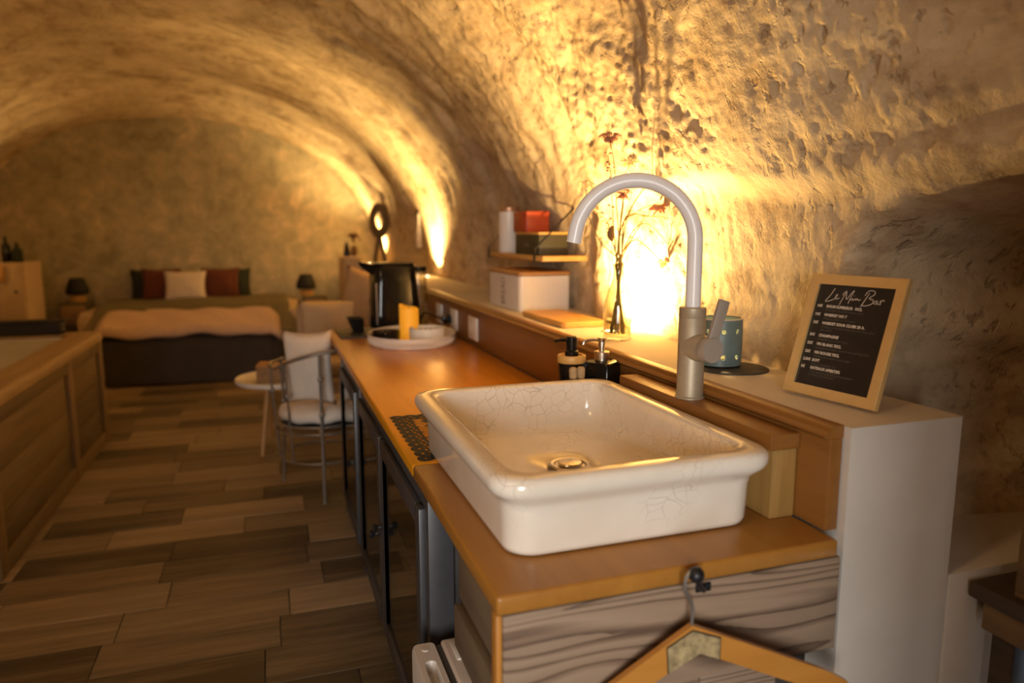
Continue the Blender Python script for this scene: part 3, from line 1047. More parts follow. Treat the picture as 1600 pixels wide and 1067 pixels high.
bm = B(); tube(bm, smooth_path([(-0.04, 0.09, 0.38), (-0.07, 0.15, 0.39), (-0.09, 0.175, 0.33), (-0.085, 0.17, 0.2), (-0.05, 0.12, 0.12)]), 0.015, 10)
finish('handle', bm, 'black', t)
bm = B(); box(bm, -0.108, -0.104, -0.121, -0.1185, 0.06, 0.30); finish('level_window', bm, 'chrome', t)

t = thing('glass_carafe', 'tall glass carafe with a black lid standing behind the kettle', 'carafe', (0.884, 4.40, 0.9))
bm = B(); lathe(bm, [(0.055, 0.0), (0.058, 0.006), (0.056, 0.18), (0.048, 0.35), (0.045, 0.35), (0.053, 0.18), (0.054, 0.012), (0.0, 0.010)], 28, cap1=False); finish('jug', bm, 'bottle', t)
bm = B(); lathe(bm, [(0.050, 0.352), (0.052, 0.356), (0.052, 0.376), (0.048, 0.382), (0.0, 0.382)], 28); finish('lid', bm, 'black', t)
bm = B(); tube(bm, smooth_path([(-0.02, 0.045, 0.35), (-0.03, 0.085, 0.33), (-0.03, 0.09, 0.2), (-0.02, 0.054, 0.1)]), 0.006, 8); finish('handle', bm, 'black', t)

t = thing('capsule_drawer', 'black wedge-shaped dish beside the kettle at the corner of the worktop', 'dish', (0.482, 4.27, 0.9082))
bm = B(); loft(bm, [rrect(0.030, 0.05, 0.01, 0, 0.012), rrect(0.036, 0.056, 0.012, 0.03, 0.004), rrect(0.048, 0.062, 0.014, 0.085, -0.006), rrect(0.044, 0.058, 0.013, 0.085, -0.006), rrect(0.030, 0.048, 0.012, 0.02, 0.004)])
finish('shell', bm, 'black', t, 40)

# ------------------------------------------------------------------ on the ledge
# recessed uplights
for k, (x, y, lab) in enumerate(((1.232, 2.45, 'recessed round uplight in the ledge behind the flower bottle'),
                                 (1.310, 6.17, 'recessed round uplight far along the ledge, past the bread box'),
                                 (1.20, 8.98, 'recessed round uplight at the far end of the ledge by the bed'))):
    t = thing('recessed_uplight', lab, 'light', (x, y, 1.1102), 0, 'uplights in the right-hand ledge')
    bm = B(); lathe(bm, [(0.036, 0.0), (0.036, 0.003), (0.033, 0.004), (0.027, 0.003), (0.027, 0.0005)], 26, cap1=False); finish('rim', bm, 'chrome', t)
    bm = B(); lathe(bm, [(0.0265, 0.0004), (0.0265, 0.002), (0.024, 0.0035), (0.0, 0.004)], 26); finish('lens', bm, 'ledglow', t)
for k, (x, y, _, _) in enumerate(LEDS_L):
    t = thing('recessed_uplight', 'recessed round uplight on the left-hand half wall ' + ('beside the spa tub' if k == 0 else 'beside the bed'), 'light', (x, y, 1.1102), 0, 'uplights on the left-hand half wall')
    bm = B(); lathe(bm, [(0.036, 0.0), (0.036, 0.003), (0.033, 0.004), (0.027, 0.003), (0.027, 0.0005)], 26, cap1=False); finish('rim', bm, 'chrome', t)
    bm = B(); lathe(bm, [(0.0265, 0.0004), (0.0265, 0.002), (0.024, 0.0035), (0.0, 0.004)], 26); finish('lens', bm, 'ledglow', t)

bm = B(); loft(bm, [rrect(0.094, 0.236, 0.018, 0), rrect(0.098, 0.240, 0.02, 0.004), rrect(0.098, 0.240, 0.02, 0.020), rrect(0.094, 0.236, 0.018, 0.024)])
o = finish('cutting_board', bm, 'cutting', None, 35, (1.188, 2.825, 1.1102)); tag(o, 'thick orange-brown wooden cutting board lying on the ledge', 'cutting board')

t = thing('bread_box', 'white bread box with a wooden lid on the ledge under the wall shelf', 'bread box', (1.262, 3.455, 1.1102))
bm = B(); loft(bm, [rrect(0.130, 0.243, 0.022, 0), rrect(0.134, 0.247, 0.025, 0.004), rrect(0.134, 0.247, 0.025, 0.168), rrect(0.130, 0.243, 0.024, 0.171)])
bb = finish('body', bm, 'white', t)
bm = B(); loft(bm, [rrect(0.134, 0.247, 0.025, 0.172), rrect(0.137, 0.250, 0.026, 0.174), rrect(0.137, 0.250, 0.026, 0.186), rrect(0.134, 0.247, 0.025, 0.189)])
finish('lid', bm, 'lidwood', t)
me = text_mesh('BREAD', 0.062)
xs = [v.co.x for v in me.vertices]; w0 = max(xs) - min(xs)
me.transform(T(-0.1345, 0, 0.086) @ Rm(-90, 'Z') @ Rm(90, 'X') @ Rm(90, 'Z') @ Matrix.Diagonal((0.135 / w0, 1.55, 1, 1)) @ T(-(max(xs) + min(xs)) / 2, -0.021, 0))
link('lettering', me, 'printgrey', t, None)

# bottle with dried flowers
VX, VY, VZ = 1.166, 2.265, 1.1102
t = thing('bottle_vase', 'clear glass bottle holding dried flowers on the ledge', 'vase', (VX, VY, VZ))
vp = [(0.046, 0.0), (0.050, 0.004), (0.0515, 0.02), (0.0515, 0.115), (0.048, 0.135), (0.038, 0.165), (0.026, 0.195), (0.0195, 0.22), (0.0175, 0.245), (0.0185, 0.258), (0.022, 0.266)]
bm = B(); lathe(bm, vp + [(r - 0.0025, z + (0.0005 if i == 0 else 0)) for i, (r, z) in enumerate(vp[::-1][:-2])] + [(0.0485, 0.016), (0.0, 0.013)], 36, cap1=False)
finish('glass', bm, 'bottle', t, 60)
bm = B(); lathe(bm, [(0.0478, 0.0165), (0.0482, 0.03), (0.0482, 0.070), (0.0, 0.070)], 32, cap0=False)
finish('water', bm, 'bottle', t, 60)


def P2(px, py, Yp=VY):
    """where the sight line through a measured point of the reference meets the upright plane y = Yp (used to place the stems)"""
    cy, sy = math.cos(R(18.8)), math.sin(R(18.8))
    cp, sp = math.cos(R(8.55)), math.sin(R(8.55))
    r = Vector((cy, -sy, 0)); f = Vector((sy * cp, cy * cp, -sp)); u = r.cross(f)
    d = f + r * ((px - 800) / 1120) + u * (-(py - 533.5) / 1120)
    return Vector((0, 0, 1.48)) + d * (Yp / d.y)


def floret_umbel(bm, c, r, n, rad, h=0.012, seed=0):
    rnd = random.Random(seed)
    for k in range(n):
        a, q = rnd.random() * 6.283, math.sqrt(rnd.random()) * r
        p = c + Vector((q * math.cos(a), q * math.sin(a) * 0.8, h * (1 - (q / r) ** 2) + rnd.uniform(-.002, .002)))
        ball(bm, p, rad * rnd.uniform(0.7, 1.3), (1, 1, 0.7), 6, 4)
        tube(bm, [c + Vector((0, 0, -0.018)), p], 0.0007, 4, False)


def petal_head(bm, c, r, n, seed=0, tilt=0.5):
    rnd = random.Random(seed)
    for k in range(n):
        a = 2 * math.pi * k / n + rnd.uniform(-.2, .2)
        el = rnd.uniform(-0.9, 0.5)
        d = Vector((math.cos(a) * math.cos(el), 0.5 * math.sin(a) * math.cos(el), math.sin(el) - 0.25)).normalized()
        s = d.orthogonal().normalized() * r * 0.22
        L = r * rnd.uniform(0.7, 1.1)
        nrm = d.cross(s).normalized() * r * 0.05
        tip, mid = c + d * L, c + d * L * 0.6
        ring0 = [c + s * 0.3, c + nrm, c - s * 0.3, c - nrm]
        ring1 = [mid + s, mid + nrm * 1.5, mid - s, mid - nrm]
        ring2 = [tip + s * .4, tip + nrm, tip - s * .4, tip - nrm * .5]
        loft(bm, [ring0, ring1, ring2])


def spray(bm, path, r, seed, leaf=0.010, every=2):
    rnd = random.Random(seed)
    for i, p in enumerate(path[1::every]):
        for s in range(2):
            d = Vector((rnd.uniform(-1, 1), rnd.uniform(-.6, .6), rnd.uniform(-.2, 1))).normalized()
            tube(bm, [p, p + d * leaf], [0.0008, 0.0004], 4)
            ball(bm, p + d * leaf, r, (1, 1, 0.8), 6, 4)


mouth = Vector((VX, VY, VZ + 0.262))
foot0 = Vector((VX, VY, VZ + 0.020))
FL = [  # stem path in the plane of the bottle, label, head kind, head place and size
    ([(953, 402), (939, 379), (919, 334), (916, 292)], 'dried stem with a flat pale umbel, leftmost in the bottle', ('umbel', (916, 288), 0.024, 60, 'pale')),
    ([(960, 404), (958, 345), (955, 280), (950, 243)], 'tall thin dried stem with a small pinkish tip', ('spray', None, 0.0045, 3, 'petal')),
    ([(962, 404), (964, 330), (960, 260), (953, 222)], 'tallest dried stem, ending in a brown flower cluster', ('cluster', (953, 215), 0.034, 36, 'petal')),
    ([(965, 404), (967, 374), (974, 318), (972, 286), (984, 258)], 'dried stem ending in two pale folded blooms above the tap', ('cluster', (984, 254), 0.026, 26, 'pale')),
    ([(966, 404), (972, 352), (990, 334), (1012, 322), (1026, 320)], 'arching dried stem with a hanging pink bloom inside the tap arch', ('petals', (1030, 321), 0.034, 26, 'petal')),
    ([(967, 404), (975, 346), (990, 335), (1014, 338), (1037, 339), (1052, 351), (1068, 367), (1085, 384)], 'long dried stem bending right behind the tap to a red bloom', ('petals', (1093, 394), 0.024, 18, 'petal')),
    ([(968, 404), (986, 374), (1004, 345), (1016, 334)], 'straight short dried stem leaning right in the bottle', ('spray', None, 0.0035, 5, 'pale')),
    ([(968, 404), (990, 360), (1011, 350), (1032, 367), (1050, 392)], 'drooping dried stem with a rusty bloom low beside the tap', ('petals', (1060, 403), 0.024, 22, 'petal')),
    ([(968, 405), (984, 380), (997, 376), (1020, 395), (1030, 408)], 'lowest drooping dried stem with a small pale bloom', ('cluster', (1036, 412), 0.020, 22, 'pale')),
    ([(964, 404), (970, 340), (974, 306)], 'dried stem with a dense pink cluster under the tap arch', ('cluster', (974, 302), 0.030, 34, 'petal')),
    ([(966, 404), (980, 340), (1005, 296), (1025, 275), (1050, 277), (1071, 281)], 'fine dried sprig spreading right above the tap', ('spray', None, 0.0040, 9, 'petal')),
    ([(960, 404), (955, 372), (948, 345), (927, 329)], 'dried sprig of tiny pale florets leaning left', ('spray', None, 0.0045, 4, 'pale')),
]
for k, (pp, lab, head) in enumerate(FL):
    t = thing('dried_flower', lab, 'flower', foot0, 0, 'dried flowers in the glass bottle')
    jx, jy = 0.009 * math.cos(k * 2.4), 0.009 * math.sin(k * 2.4)
    wp = [P2(*q, VY + 0.012 * math.sin(k * 2.4)) for q in pp]
    bx, by = 0.026 * math.cos(k * 2.4 + 2.6), 0.026 * math.sin(k * 2.4 + 2.6)
    path = [Vector((VX + bx, VY + by, VZ + 0.020)), mouth + Vector((jx, jy, -0.02)), mouth + Vector((jx, jy, 0.012))] + wp[1:]
    path = [p - foot0 for p in smooth_path(path, 6)]
    bm = B(); tube(bm, path, [0.0029 - 0.0014 * i / len(path) for i in range(len(path))], 6)
    if k in (1, 2, 5):   # small leaves along the stem
        for i in range(12, len(path) - 3, 4):
            p = path[i]
            petal_head(bm, p, 0.010, 2, k * 10 + i)
    stem = finish('stem', bm, 'stem', t)
    kind, hp, a, n, matn = head
    a *= 1.2
    bm = B()
    hc = (P2(*hp, VY + 0.012 * math.sin(k * 2.4)) - foot0) if hp else path[-1]
    if kind == 'umbel':
        floret_umbel(bm, hc, a, n, 0.0028, 0.010, k)
    elif kind == 'cluster':
        floret_umbel(bm, hc, a, n, 0.0045, 0.016, k)
        petal_head(bm, hc, a * 0.8, 12, k)
    elif kind == 'petals':
        petal_head(bm, hc, a, n, k)
    else:
        spray(bm, path[-14:], a, k, 0.012)
    finish('flower_head', bm, matn, t)
t = thing('dried_leaf', 'curled brown seed pod hanging at the bottle neck among the stems', 'seed pod', foot0, 0)
c0 = P2(957, 366, VY - 0.02) - foot0
bm = B()
ring = []
for i in range(9):
    u = i / 8
    w = 0.014 * math.sin(math.pi * min(1, u * 0.92 + 0.08)) ** 0.7
    zc = c0.z + 0.034 * (0.5 - u) * 1.7
    xc = c0.x - 0.007 * math.sin(math.pi * u)
    ring.append([Vector((xc + w * math.cos(a), c0.y + w * 0.45 * math.sin(a), zc)) for a in [2 * math.pi * j / 10 for j in range(10)]])
loft(bm, ring); finish('pod', bm, 'pod', t, 60)
bm = B(); tube(bm, smooth_path([(c0.x - 0.002, c0.y, c0.z - 0.028), (c0.x, c0.y + 0.006, c0.z - 0.06), (0, -0.006, 0.245), (-0.004, -0.01, 0.10), (-0.012, -0.012, 0.0)]), 0.0013, 5); finish('stem', bm, 'stem', t)

# candle holder on its mat
bm = B(); lathe(bm, [(0.098, 0), (0.100, 0.0008), (0.100, 0.003), (0.098, 0.004)], 48)
o = finish('round_mat', bm, 'slate', None, 35, (1.205, 1.655, 1.1102)); tag(o, 'round black mat on the ledge beside the menu frame', 'mat')
t = thing('candle_holder', 'teal stoneware candle holder pierced with round holes, behind the tap', 'candle holder', (1.195, 1.700, 1.1145))
rad, hh = 0.062, 0.132
NA, NZ = 150, 56
holes = [(a, z) for a in (0, 40, 80, 120, 160, 200, 240, 280, 320) for z in (0.100,)] + [(a, 0.030) for a in (0, 40, 80, 120, 160, 200, 240, 280, 320)]
holes = [(R(a + 6), z, 0.0075) for a, z in holes]
bm = B()
grid = [[bm.verts.new((rad * (0.985 + 0.015 * math.sin(math.pi * j / NZ)) * math.cos(2 * math.pi * i / NA), rad * (0.985 + 0.015 * math.sin(math.pi * j / NZ)) * math.sin(2 * math.pi * i / NA), 0.004 + (hh - 0.004) * j / NZ)) for i in range(NA)] for j in range(NZ + 1)]
for j in range(NZ):
    for i in range(NA):
        a = 2 * math.pi * (i + .5) / NA
        z = 0.004 + (hh - 0.004) * (j + .5) / NZ
        if any(math.hypot(((a - ha + math.pi) % (2 * math.pi) - math.pi) * rad, z - hz) < hr for ha, hz, hr in holes):
            continue
        bm.faces.new((grid[j][i], grid[j][(i + 1) % NA], grid[j + 1][(i + 1) % NA], grid[j + 1][i]))
bm.faces.new([grid[0][i] for i in range(NA)][::-1])
o = finish('cup', bm, 'teal', t, 60)
sm = o.modifiers.new('wall', 'SOLIDIFY'); sm.thickness = 0.005; sm.offset = -1
bm = B(); lathe(bm, [(rad * 0.985 - 0.0055, hh - 0.001), (rad * 0.985 + 0.0003, hh - 0.001), (rad * 0.985 - 0.001, hh + 0.0022), (rad * 0.985 - 0.0045, hh + 0.0022)], 48, cap0=False, cap1=False)
finish('rim', bm, 'cream', t)

t2 = thing('tealight', 'lit tealight inside the teal candle holder', 'candle', (1.195, 1.700, 1.1196))
bm = B(); lathe(bm, [(0.019, 0), (0.020, 0.002), (0.020, 0.016), (0.018, 0.016), (0.017, 0.013), (0, 0.013)], 20); finish('cup', bm, 'chrome', t2)
bm = B(); lathe(bm, [(0.001, 0.0135), (0.004, 0.019), (0.003, 0.026), (0.0, 0.034)], 10); finish('flame', bm, 'flame', t2)
add_light('tealight_glow', 'POINT', (1.195, 1.700, 1.165), 0.35, WARM, shadow_soft_size=0.008)

# menu frame
mf = thing('menu_frame', 'gold frame with a black drinks menu leaning back on the ledge', 'picture frame', (1.1626, 1.246, 1.1102))
wv = Vector((0.1472, -0.9891, 0)); bk = Vector((0.9891, 0.1472, 0))
upv = Vector((0, 0, 1)) * math.cos(R(16.8)) + bk * math.sin(R(16.8))
nv = wv.cross(upv)          # towards the viewer
MF = Matrix(((wv.x, upv.x, nv.x, 0), (wv.y, upv.y, nv.y, 0), (wv.z, upv.z, nv.z, 0), (0, 0, 0, 1)))
FW, FH, FB = 0.240, 0.283, 0.0235
mf.location = Vector(mf.location) + bk * 0.006 + Vector((0, 0, 0.0030))
bm = B()
o4 = [(-FW / 2, 0), (FW / 2, 0), (FW / 2, FH), (-FW / 2, FH)]
i4 = [(-FW / 2 + FB, FB), (FW / 2 - FB, FB), (FW / 2 - FB, FH - FB), (-FW / 2 + FB, FH - FB)]
loft(bm, [[Vector((*p, 0)) for p in o4], [Vector((*p, 0.012)) for p in o4], [Vector((p[0] * 0.99, p[1] * 0.99 + 0.001, 0.014)) for p in o4],
          [Vector((*p, 0.013)) for p in i4], [Vector((*p, 0.004)) for p in i4]], True, False)
bm.transform(MF)
finish('frame', bm, 'gold', mf, 20)
bm = B(); box(bm, -FW / 2 + FB - 0.001, FW / 2 - FB + 0.001, FB - 0.001, FH - FB + 0.001, 0.003, 0.0075)
bm.transform(MF); card = finish('menu_card', bm, 'card', mf, None)
zt = 0.0078
cw, ch = FW - 2 * FB, FH - 2 * FB
def on_card(u, v):
    return (-cw / 2 + u * cw, FB + (1 - v) * ch)
# heading in a handwritten stroke
strokes = [[(0.22, .03), (.18, .10), (.13, .165), (.21, .150), (.255, .125), (.275, .095), (.265, .09), (.25, .115), (.27, .135), (.31, .120)],
           [(.33, .19), (.355, .12), (.385, .05), (.345, .08), (.35, .095)], [(.385, .05), (.405, .13), (.445, .075), (.48, .04), (.455, .11), (.44, .17)],
           [(.455, .135), (.485, .115), (.49, .135), (.52, .115), (.525, .13), (.545, .112), (.56, .13), (.59, .118)], [(.50, .088), (.503, .092)],
           [(.61, .185), (.645, .12), (.68, .05)], [(.63, .08), (.66, .035), (.73, .03), (.745, .06), (.69, .10), (.745, .115), (.74, .15), (.66, .175), (.62, .17)],
           [(.79, .115), (.76, .135), (.785, .15), (.80, .12), (.805, .148), (.825, .145)], [(.835, .11), (.84, .155), (.845, .12), (.87, .105), (.88, .12)]]
bm = B()
for st in strokes:
    pts = smooth_path([Vector((*on_card(u, v), zt)) for u, v in st], 5)
    for a, b in zip(pts, pts[1:]):
        d = (b - a)
        if d.length < 1e-7:
            continue
        s = Vector((-d.y, d.x, 0)).normalized() * 0.00085
        bm.faces.new([bm.verts.new(q) for q in (a - s, b - s, b + s, a + s)])
bm.transform(MF); finish('heading', bm, 'ink', card, None)
lines = [(0.225, '10€', 'RHUM SUPERIEUR  10CL', 'Rhum blanc de la Martinique, citron'), (0.310, '10€', 'WHISKEY NO 7', 'Whiskey ambre du Tennessee'),
         (0.392, '12€', 'WHISKEY SOUR CLUBS 20 A.', 'Whiskey, jus de citron frais, sucre de canne, glace|pilee, blanc'), (0.515, '20€', 'CHAMPAGNE', 'Bouteille de brut bien fraiche'),
         (0.600, '22€', 'VIN BLANC 75CL', 'Domaine de la vallee, sec et fruite, servi bien frais'), (0.685, '22€', 'VIN ROUGE 75CL', 'Domaine de la vallee, rond et leger'),
         (0.762, '2,50€', 'SOFT', 'Cola, jus, limonade, eau'), (0.838, '5€', 'GATEAUX APERITIFS', 'Chips, biscuits sales, olives et cacahuetes|au choix sur le comptoir')]
big, small = [], []
for v, price, head, sub in lines:
    for txt, u, vv, sz, store in ((price, .035, v, .0086, big), (head, .165, v, .0086, big)) + tuple((s_, .165, v + 0.034 + 0.03 * i_, .0068, small) for i_, s_ in enumerate(sub.split('|'))):
        me = text_mesh(txt, sz, 'LEFT', 0.00045 if store is big else 0.0001)
        x, y = on_card(u, vv)
        me.transform(MF @ T(x, y, zt))
        store.append(me)
for nm, store, matn in (('item_lines', big, 'ink'), ('description_lines', small, 'inkdim')):
    bm = B()
    for me in store:
        bm.from_mesh(me); D.meshes.remove(me)
    me = D.meshes.new(nm); bm.to_mesh(me); bm.free()
    link(nm, me, matn, card, None)
bm = B()
legp = [(-0.03, 0.16), (0.03, 0.16), (0.035, 0.0), (-0.035, 0.0)]
prism(bm, legp, 0.003, Matrix.Identity(4))
Lm = Matrix(((wv.x, 0, bk.x, 0), (wv.y, 0, bk.y, 0), (0, 1, 0, 0), (0, 0, 0, 1)))
bm.transform(Lm @ T(0, 0, 0.105) @ Rm(-21, 'X'))
finish('easel_leg', bm, 'blackmatt', mf, None)

# wall shelf with its things
sh = thing('wall_shelf', 'short wooden wall shelf hung on black metal straps over the bread box', 'shelf', (1.216, 3.13, 1.352))
bm = B(); box(bm, 0, 0.235, 0, 0.87, 0, 0.024, 0.002); finish('board', bm, 'cutting', sh)
for yy in (0.10, 0.845):
    bm = B()
    a = [Vector((0.24, yy, 0.285)), Vector((0.235, yy, 0.285)), Vector((-0.004, yy, 0.055)), Vector((-0.004, yy, -0.004)), Vector((0.24, yy, -0.004))]
    path = smooth_path(a[:1], 1) if False else a
    for p, q in zip(path, path[1:]):
        d = (q - p).normalized(); n_ = Vector((0, 1, 0)).cross(d) * 0.002
        y_ = Vector((0, 0.011, 0))
        loft(bm, [[p + n_ + y_, p - n_ + y_, p - n_ - y_, p + n_ - y_], [q + n_ + y_, q - n_ + y_, q - n_ - y_, q + n_ - y_]])
    finish('strap', bm, 'blackiron', sh, None)
t = thing('canister', 'tall white canister with a copper lid on the wall shelf', 'canister', (1.290, 3.84, 1.3762))
bm = B(); lathe(bm, [(0.056, 0), (0.058, 0.003), (0.058, 0.222), (0.056, 0.224)], 32); finish('body', bm, 'white', t)
bm = B(); lathe(bm, [(0.055, 0.224), (0.056, 0.227), (0.056, 0.245), (0.053, 0.248), (0, 0.248)], 32); finish('lid', bm, 'rose', t)
t = thing('storage_box', 'dark grey storage box with a wooden lid on the wall shelf', 'box', (1.31, 3.40, 1.3762))
bm = B(); box(bm, -0.075, 0.075, -0.17, 0.17, 0, 0.100, 0.004); finish('body', bm, 'greybox', t)
bm = B(); box(bm, -0.077, 0.079, -0.173, 0.173, 0.100, 0.112, 0.003); finish('lid', bm, 'cutting', t)
me = text_mesh('Coffee', 0.034); me.transform(T(-0.0755, 0.05, 0.04) @ Rm(-90, 'Z') @ Rm(90, 'X')); link('lettering', me, 'printgrey', t, None)
o = None
t = thing('red_tin', 'red square tin stacked on the dark storage box', 'tin', (1.295, 3.50, 1.4884))
bm = B(); box(bm, -0.062, 0.062, -0.10, 0.10, 0, 0.094, 0.006, 3); finish('body', bm, 'red', t)
bm = B(); box(bm, -0.063, 0.063, -0.101, 0.101, 0.088, 0.104, 0.005, 3); finish('lid', bm, 'red', t)

# ------------------------------------------------------------------ hook and hanger at the near end
t = thing('wall_hook', 'black ball-ended hook screwed to the weathered end panel', 'hook', (0.714, 1.034, 0.852))
bm = B(); box(bm, -0.016, 0.016, -0.004, 0.0, -0.008, 0.008, 0.002); finish('plate', bm, 'blackiron', t)
bm = B(); tube(bm, smooth_path([(0.0, -0.003, 0), (-0.012, -0.020, 0.006), (-0.030, -0.034, 0.026), (-0.042, -0.042, 0.046)]), 0.0050, 10); finish('arm', bm, 'blackiron', t)
bm = B(); ball(bm, (-0.044, -0.044, 0.051), 0.0140, (1, 1, 1), 20, 14); finish('ball_knob', bm, 'blackiron', t)

t = thing('coat_hanger', 'varnished wooden coat hanger with a brass plate hanging from the black hook', 'hanger', (0.666, 0.993, 0.812))
hw = 0.012
upper = [(-0.36, -0.235), (-0.30, -0.190), (-0.15, -0.094), (0.0, 0.0), (0.16, -0.072), (0.28, -0.128), (0.318, -0.152)]
lower = [(0.325, -0.165), (0.326, -0.182), (0.316, -0.188), (0.16, -0.118), (0.015, -0.052), (-0.10, -0.115), (-0.29, -0.240), (-0.345, -0.275)]
poly = upper + lower
HM = Rm(-6, 'Z') @ Matrix(((1, 0, 0, 0), (0, 0, 1, 0), (0, 1, 0, 0), (0, 0, 0, 1)))
bm = B()
prism(bm, poly, hw, HM @ T(0, 0, -hw / 2))
es = [e for e in bm.edges if len(e.link_faces) == 2 and e.calc_face_angle(0) > 1.0]
bmesh.ops.bevel(bm, geom=es, offset=0.003, segments=2, profile=0.5, affect='EDGES')
finish('bar', bm, 'hanger', t, 40)
plate = [(-0.046, -0.036), (0.0, -0.010), (0.052, -0.030), (0.052, -0.0685), (0.014, -0.053), (-0.042, -0.082)]
bm = B(); prism(bm, plate, 0.002, HM @ T(0, 0, -hw / 2 - 0.0022)); br = finish('brass_plate', bm, 'brass', t, None)
bm = B(); prism(bm, [(-0.048, -0.034), (0.0, -0.0075), (0.0545, -0.028), (0.0545, -0.070), (0.014, -0.0545), (-0.044, -0.0845)], 0.0009, HM @ T(0, 0, -hw / 2 - 0.0008)); finish('plate_edge', bm, 'blackmatt', t, None)
for (px, pz) in ((-0.034, -0.066), (0.042, -0.056)):
    bm = B(); lathe(bm, [(0.0035, 0), (0.003, 0.0012), (0, 0.0016)], 12, mat=HM @ T(px, pz, -hw / 2 - 0.0022) @ Rm(180, 'X')); finish('screw', bm, 'brass', br)
bm = B(); tube(bm, smooth_path([(0.0, 0, -0.012), (0.001, 0, 0.012), (0.001, 0, 0.030), (-0.006, 0, 0.048), (-0.015, 0, 0.064), (-0.014, 0, 0.086), (0.000, 0.0, 0.1005), (0.012, 0.0, 0.101)]), 0.0032, 10)
finish('hook_wire', bm, 'iron', t)

# ------------------------------------------------------------------ table edge at the right
t = thing('side_table', 'dark wooden table at the right edge, against the white step', 'table', (1.385, 0.28, 0))
bm = B(); box(bm, 0, 0.46, 0, 0.765, 0.715, 0.75, 0.004); finish('top', bm, 'darkwood', t)
bm = B(); box(bm, 0.008, 0.032, 0.03, 0.735, 0.655, 0.714, 0.003); finish('apron', bm, 'midwood', t)
bm = B(); box(bm, 0.04, 0.44, 0.735, 0.755, 0.655, 0.714, 0.003); finish('apron', bm, 'midwood', t)
for (lx, ly) in ((0.035, 0.06), (0.385, 0.06), (0.035, 0.68), (0.385, 0.68)):
    bm = B(); box(bm, lx, lx + 0.05, ly, ly + 0.05, 0, 0.714, 0.004); finish('leg', bm, 'darkwood', t)
t = thing('wooden_crate', 'upright brown wooden box standing on the dark table at the right edge', 'box', (1.474, 0.73, 0.7502))
bm = B(); box(bm, -0.065, 0.16, -0.2, 0.235, 0, 0.012, 0.002); finish('bottom', bm, 'midwood', t)
for (a, b, c, d) in ((-0.065, -0.053, -0.2, 0.235), (0.148, 0.16, -0.2, 0.235), (-0.053, 0.148, 0.223, 0.235), (-0.053, 0.148, -0.2, -0.188)):
    bm = B(); box(bm, a, b, c, d, 0.0125, 0.145, 0.002); finish('side_board', bm, 'midwood', t)

# ------------------------------------------------------------------ spa at the left
sp = thing('spa_tub', 'large square spa tub clad in rustic brown boards on the left', 'spa tub', (-1.14, 3.45, 0))
SL, SWd = 2.27, 1.72
bm = B(); box(bm, -SWd, -0.045, 0.03, SL - 0.03, 0.0, 0.66); finish('core', bm, 'interior', sp, None)
bm = B(); box(bm, -0.030, -0.004, 0.02, SL - 0.02, 0.655, 0.738, 0.004); finish('frame_rail', bm, 'tubrail', sp)
bm = B(); box(bm, -0.030, -0.004, 0.02, SL - 0.02, 0.0, 0.085, 0.004); finish('frame_rail', bm, 'tubrail', sp)
for yy in (0.0, 1.33, SL - 0.10):
    bm = B(); box(bm, -0.034, 0.0, yy, yy + 0.10, 0.0, 0.738, 0.005); finish('post', bm, 'tubpost', sp)
for (a, b) in ((0.10, 1.33), (1.43, SL - 0.10)):
    zz = 0.086
    for k, h in enumerate((0.165, 0.19, 0.212)):
        bm = B(); box(bm, -0.044, -0.022 + 0.002 * (k % 2), a + 0.002, b - 0.002, zz + 0.0025, zz + h - 0.0025, 0.003); finish('cladding_board', bm, 'tubboard', sp)
        zz += h
zz = 0.02
for k, h in enumerate((0.175, 0.175, 0.175, 0.19)):
    bm = B(); box(bm, -SWd, -0.036, 0.0, 0.026, zz + 0.002, zz + h - 0.002, 0.003); finish('cladding_board', bm, 'tubframe', sp); zz += h
bm = B()
cx_, cy_ = -SWd / 2, SL / 2
hx_, hy_ = SWd / 2 + 0.012, SL / 2 + 0.012
loft(bm, [rrect(hx_, hy_, 0.05, 0.739, cx_, cy_), rrect(hx_, hy_, 0.05, 0.775, cx_, cy_), rrect(hx_ - 0.008, hy_ - 0.008, 0.045, 0.792, cx_, cy_), rrect(hx_ - 0.025, hy_ - 0.025, 0.04, 0.80, cx_, cy_),
          rrect(hx_ - 0.170, hy_ - 0.150, 0.06, 0.80, cx_, cy_), rrect(hx_ - 0.180, hy_ - 0.160, 0.06, 0.79, cx_, cy_), rrect(hx_ - 0.185, hy_ - 0.165, 0.06, 0.74, cx_, cy_)], False, False)
finish('rim', bm, 'tubframe', sp, 40)
bm = B(); loft(bm, [rrect(hx_ - 0.186, hy_ - 0.166, 0.06, 0.779, cx_, cy_), rrect(hx_ - 0.1861, hy_ - 0.1661, 0.06, 0.70, cx_, cy_)], False, True)
finish('shell', bm, 'spa', sp)
bm = B(); bm.faces.new([bm.verts.new(p) for p in rrect(hx_ - 0.187, hy_ - 0.167, 0.06, 0.772, cx_, cy_)]); finish('water', bm, 'water', sp, None)
t = thing('spa_headrest', 'black headrest bar lying on the far rim of the spa tub', 'headrest', (-1.62, 5.615, 0.8002))
bm = B(); box(bm, -0.95, 0.275, -0.055, 0.085, 0, 0.088, 0.02, 3); finish('pad', bm, 'blackmatt', t)
bm = B(); box(bm, -0.955, 0.295, -0.050, 0.080, 0.085, 0.097, 0.005); finish('top_strip', bm, 'blackmatt', t)

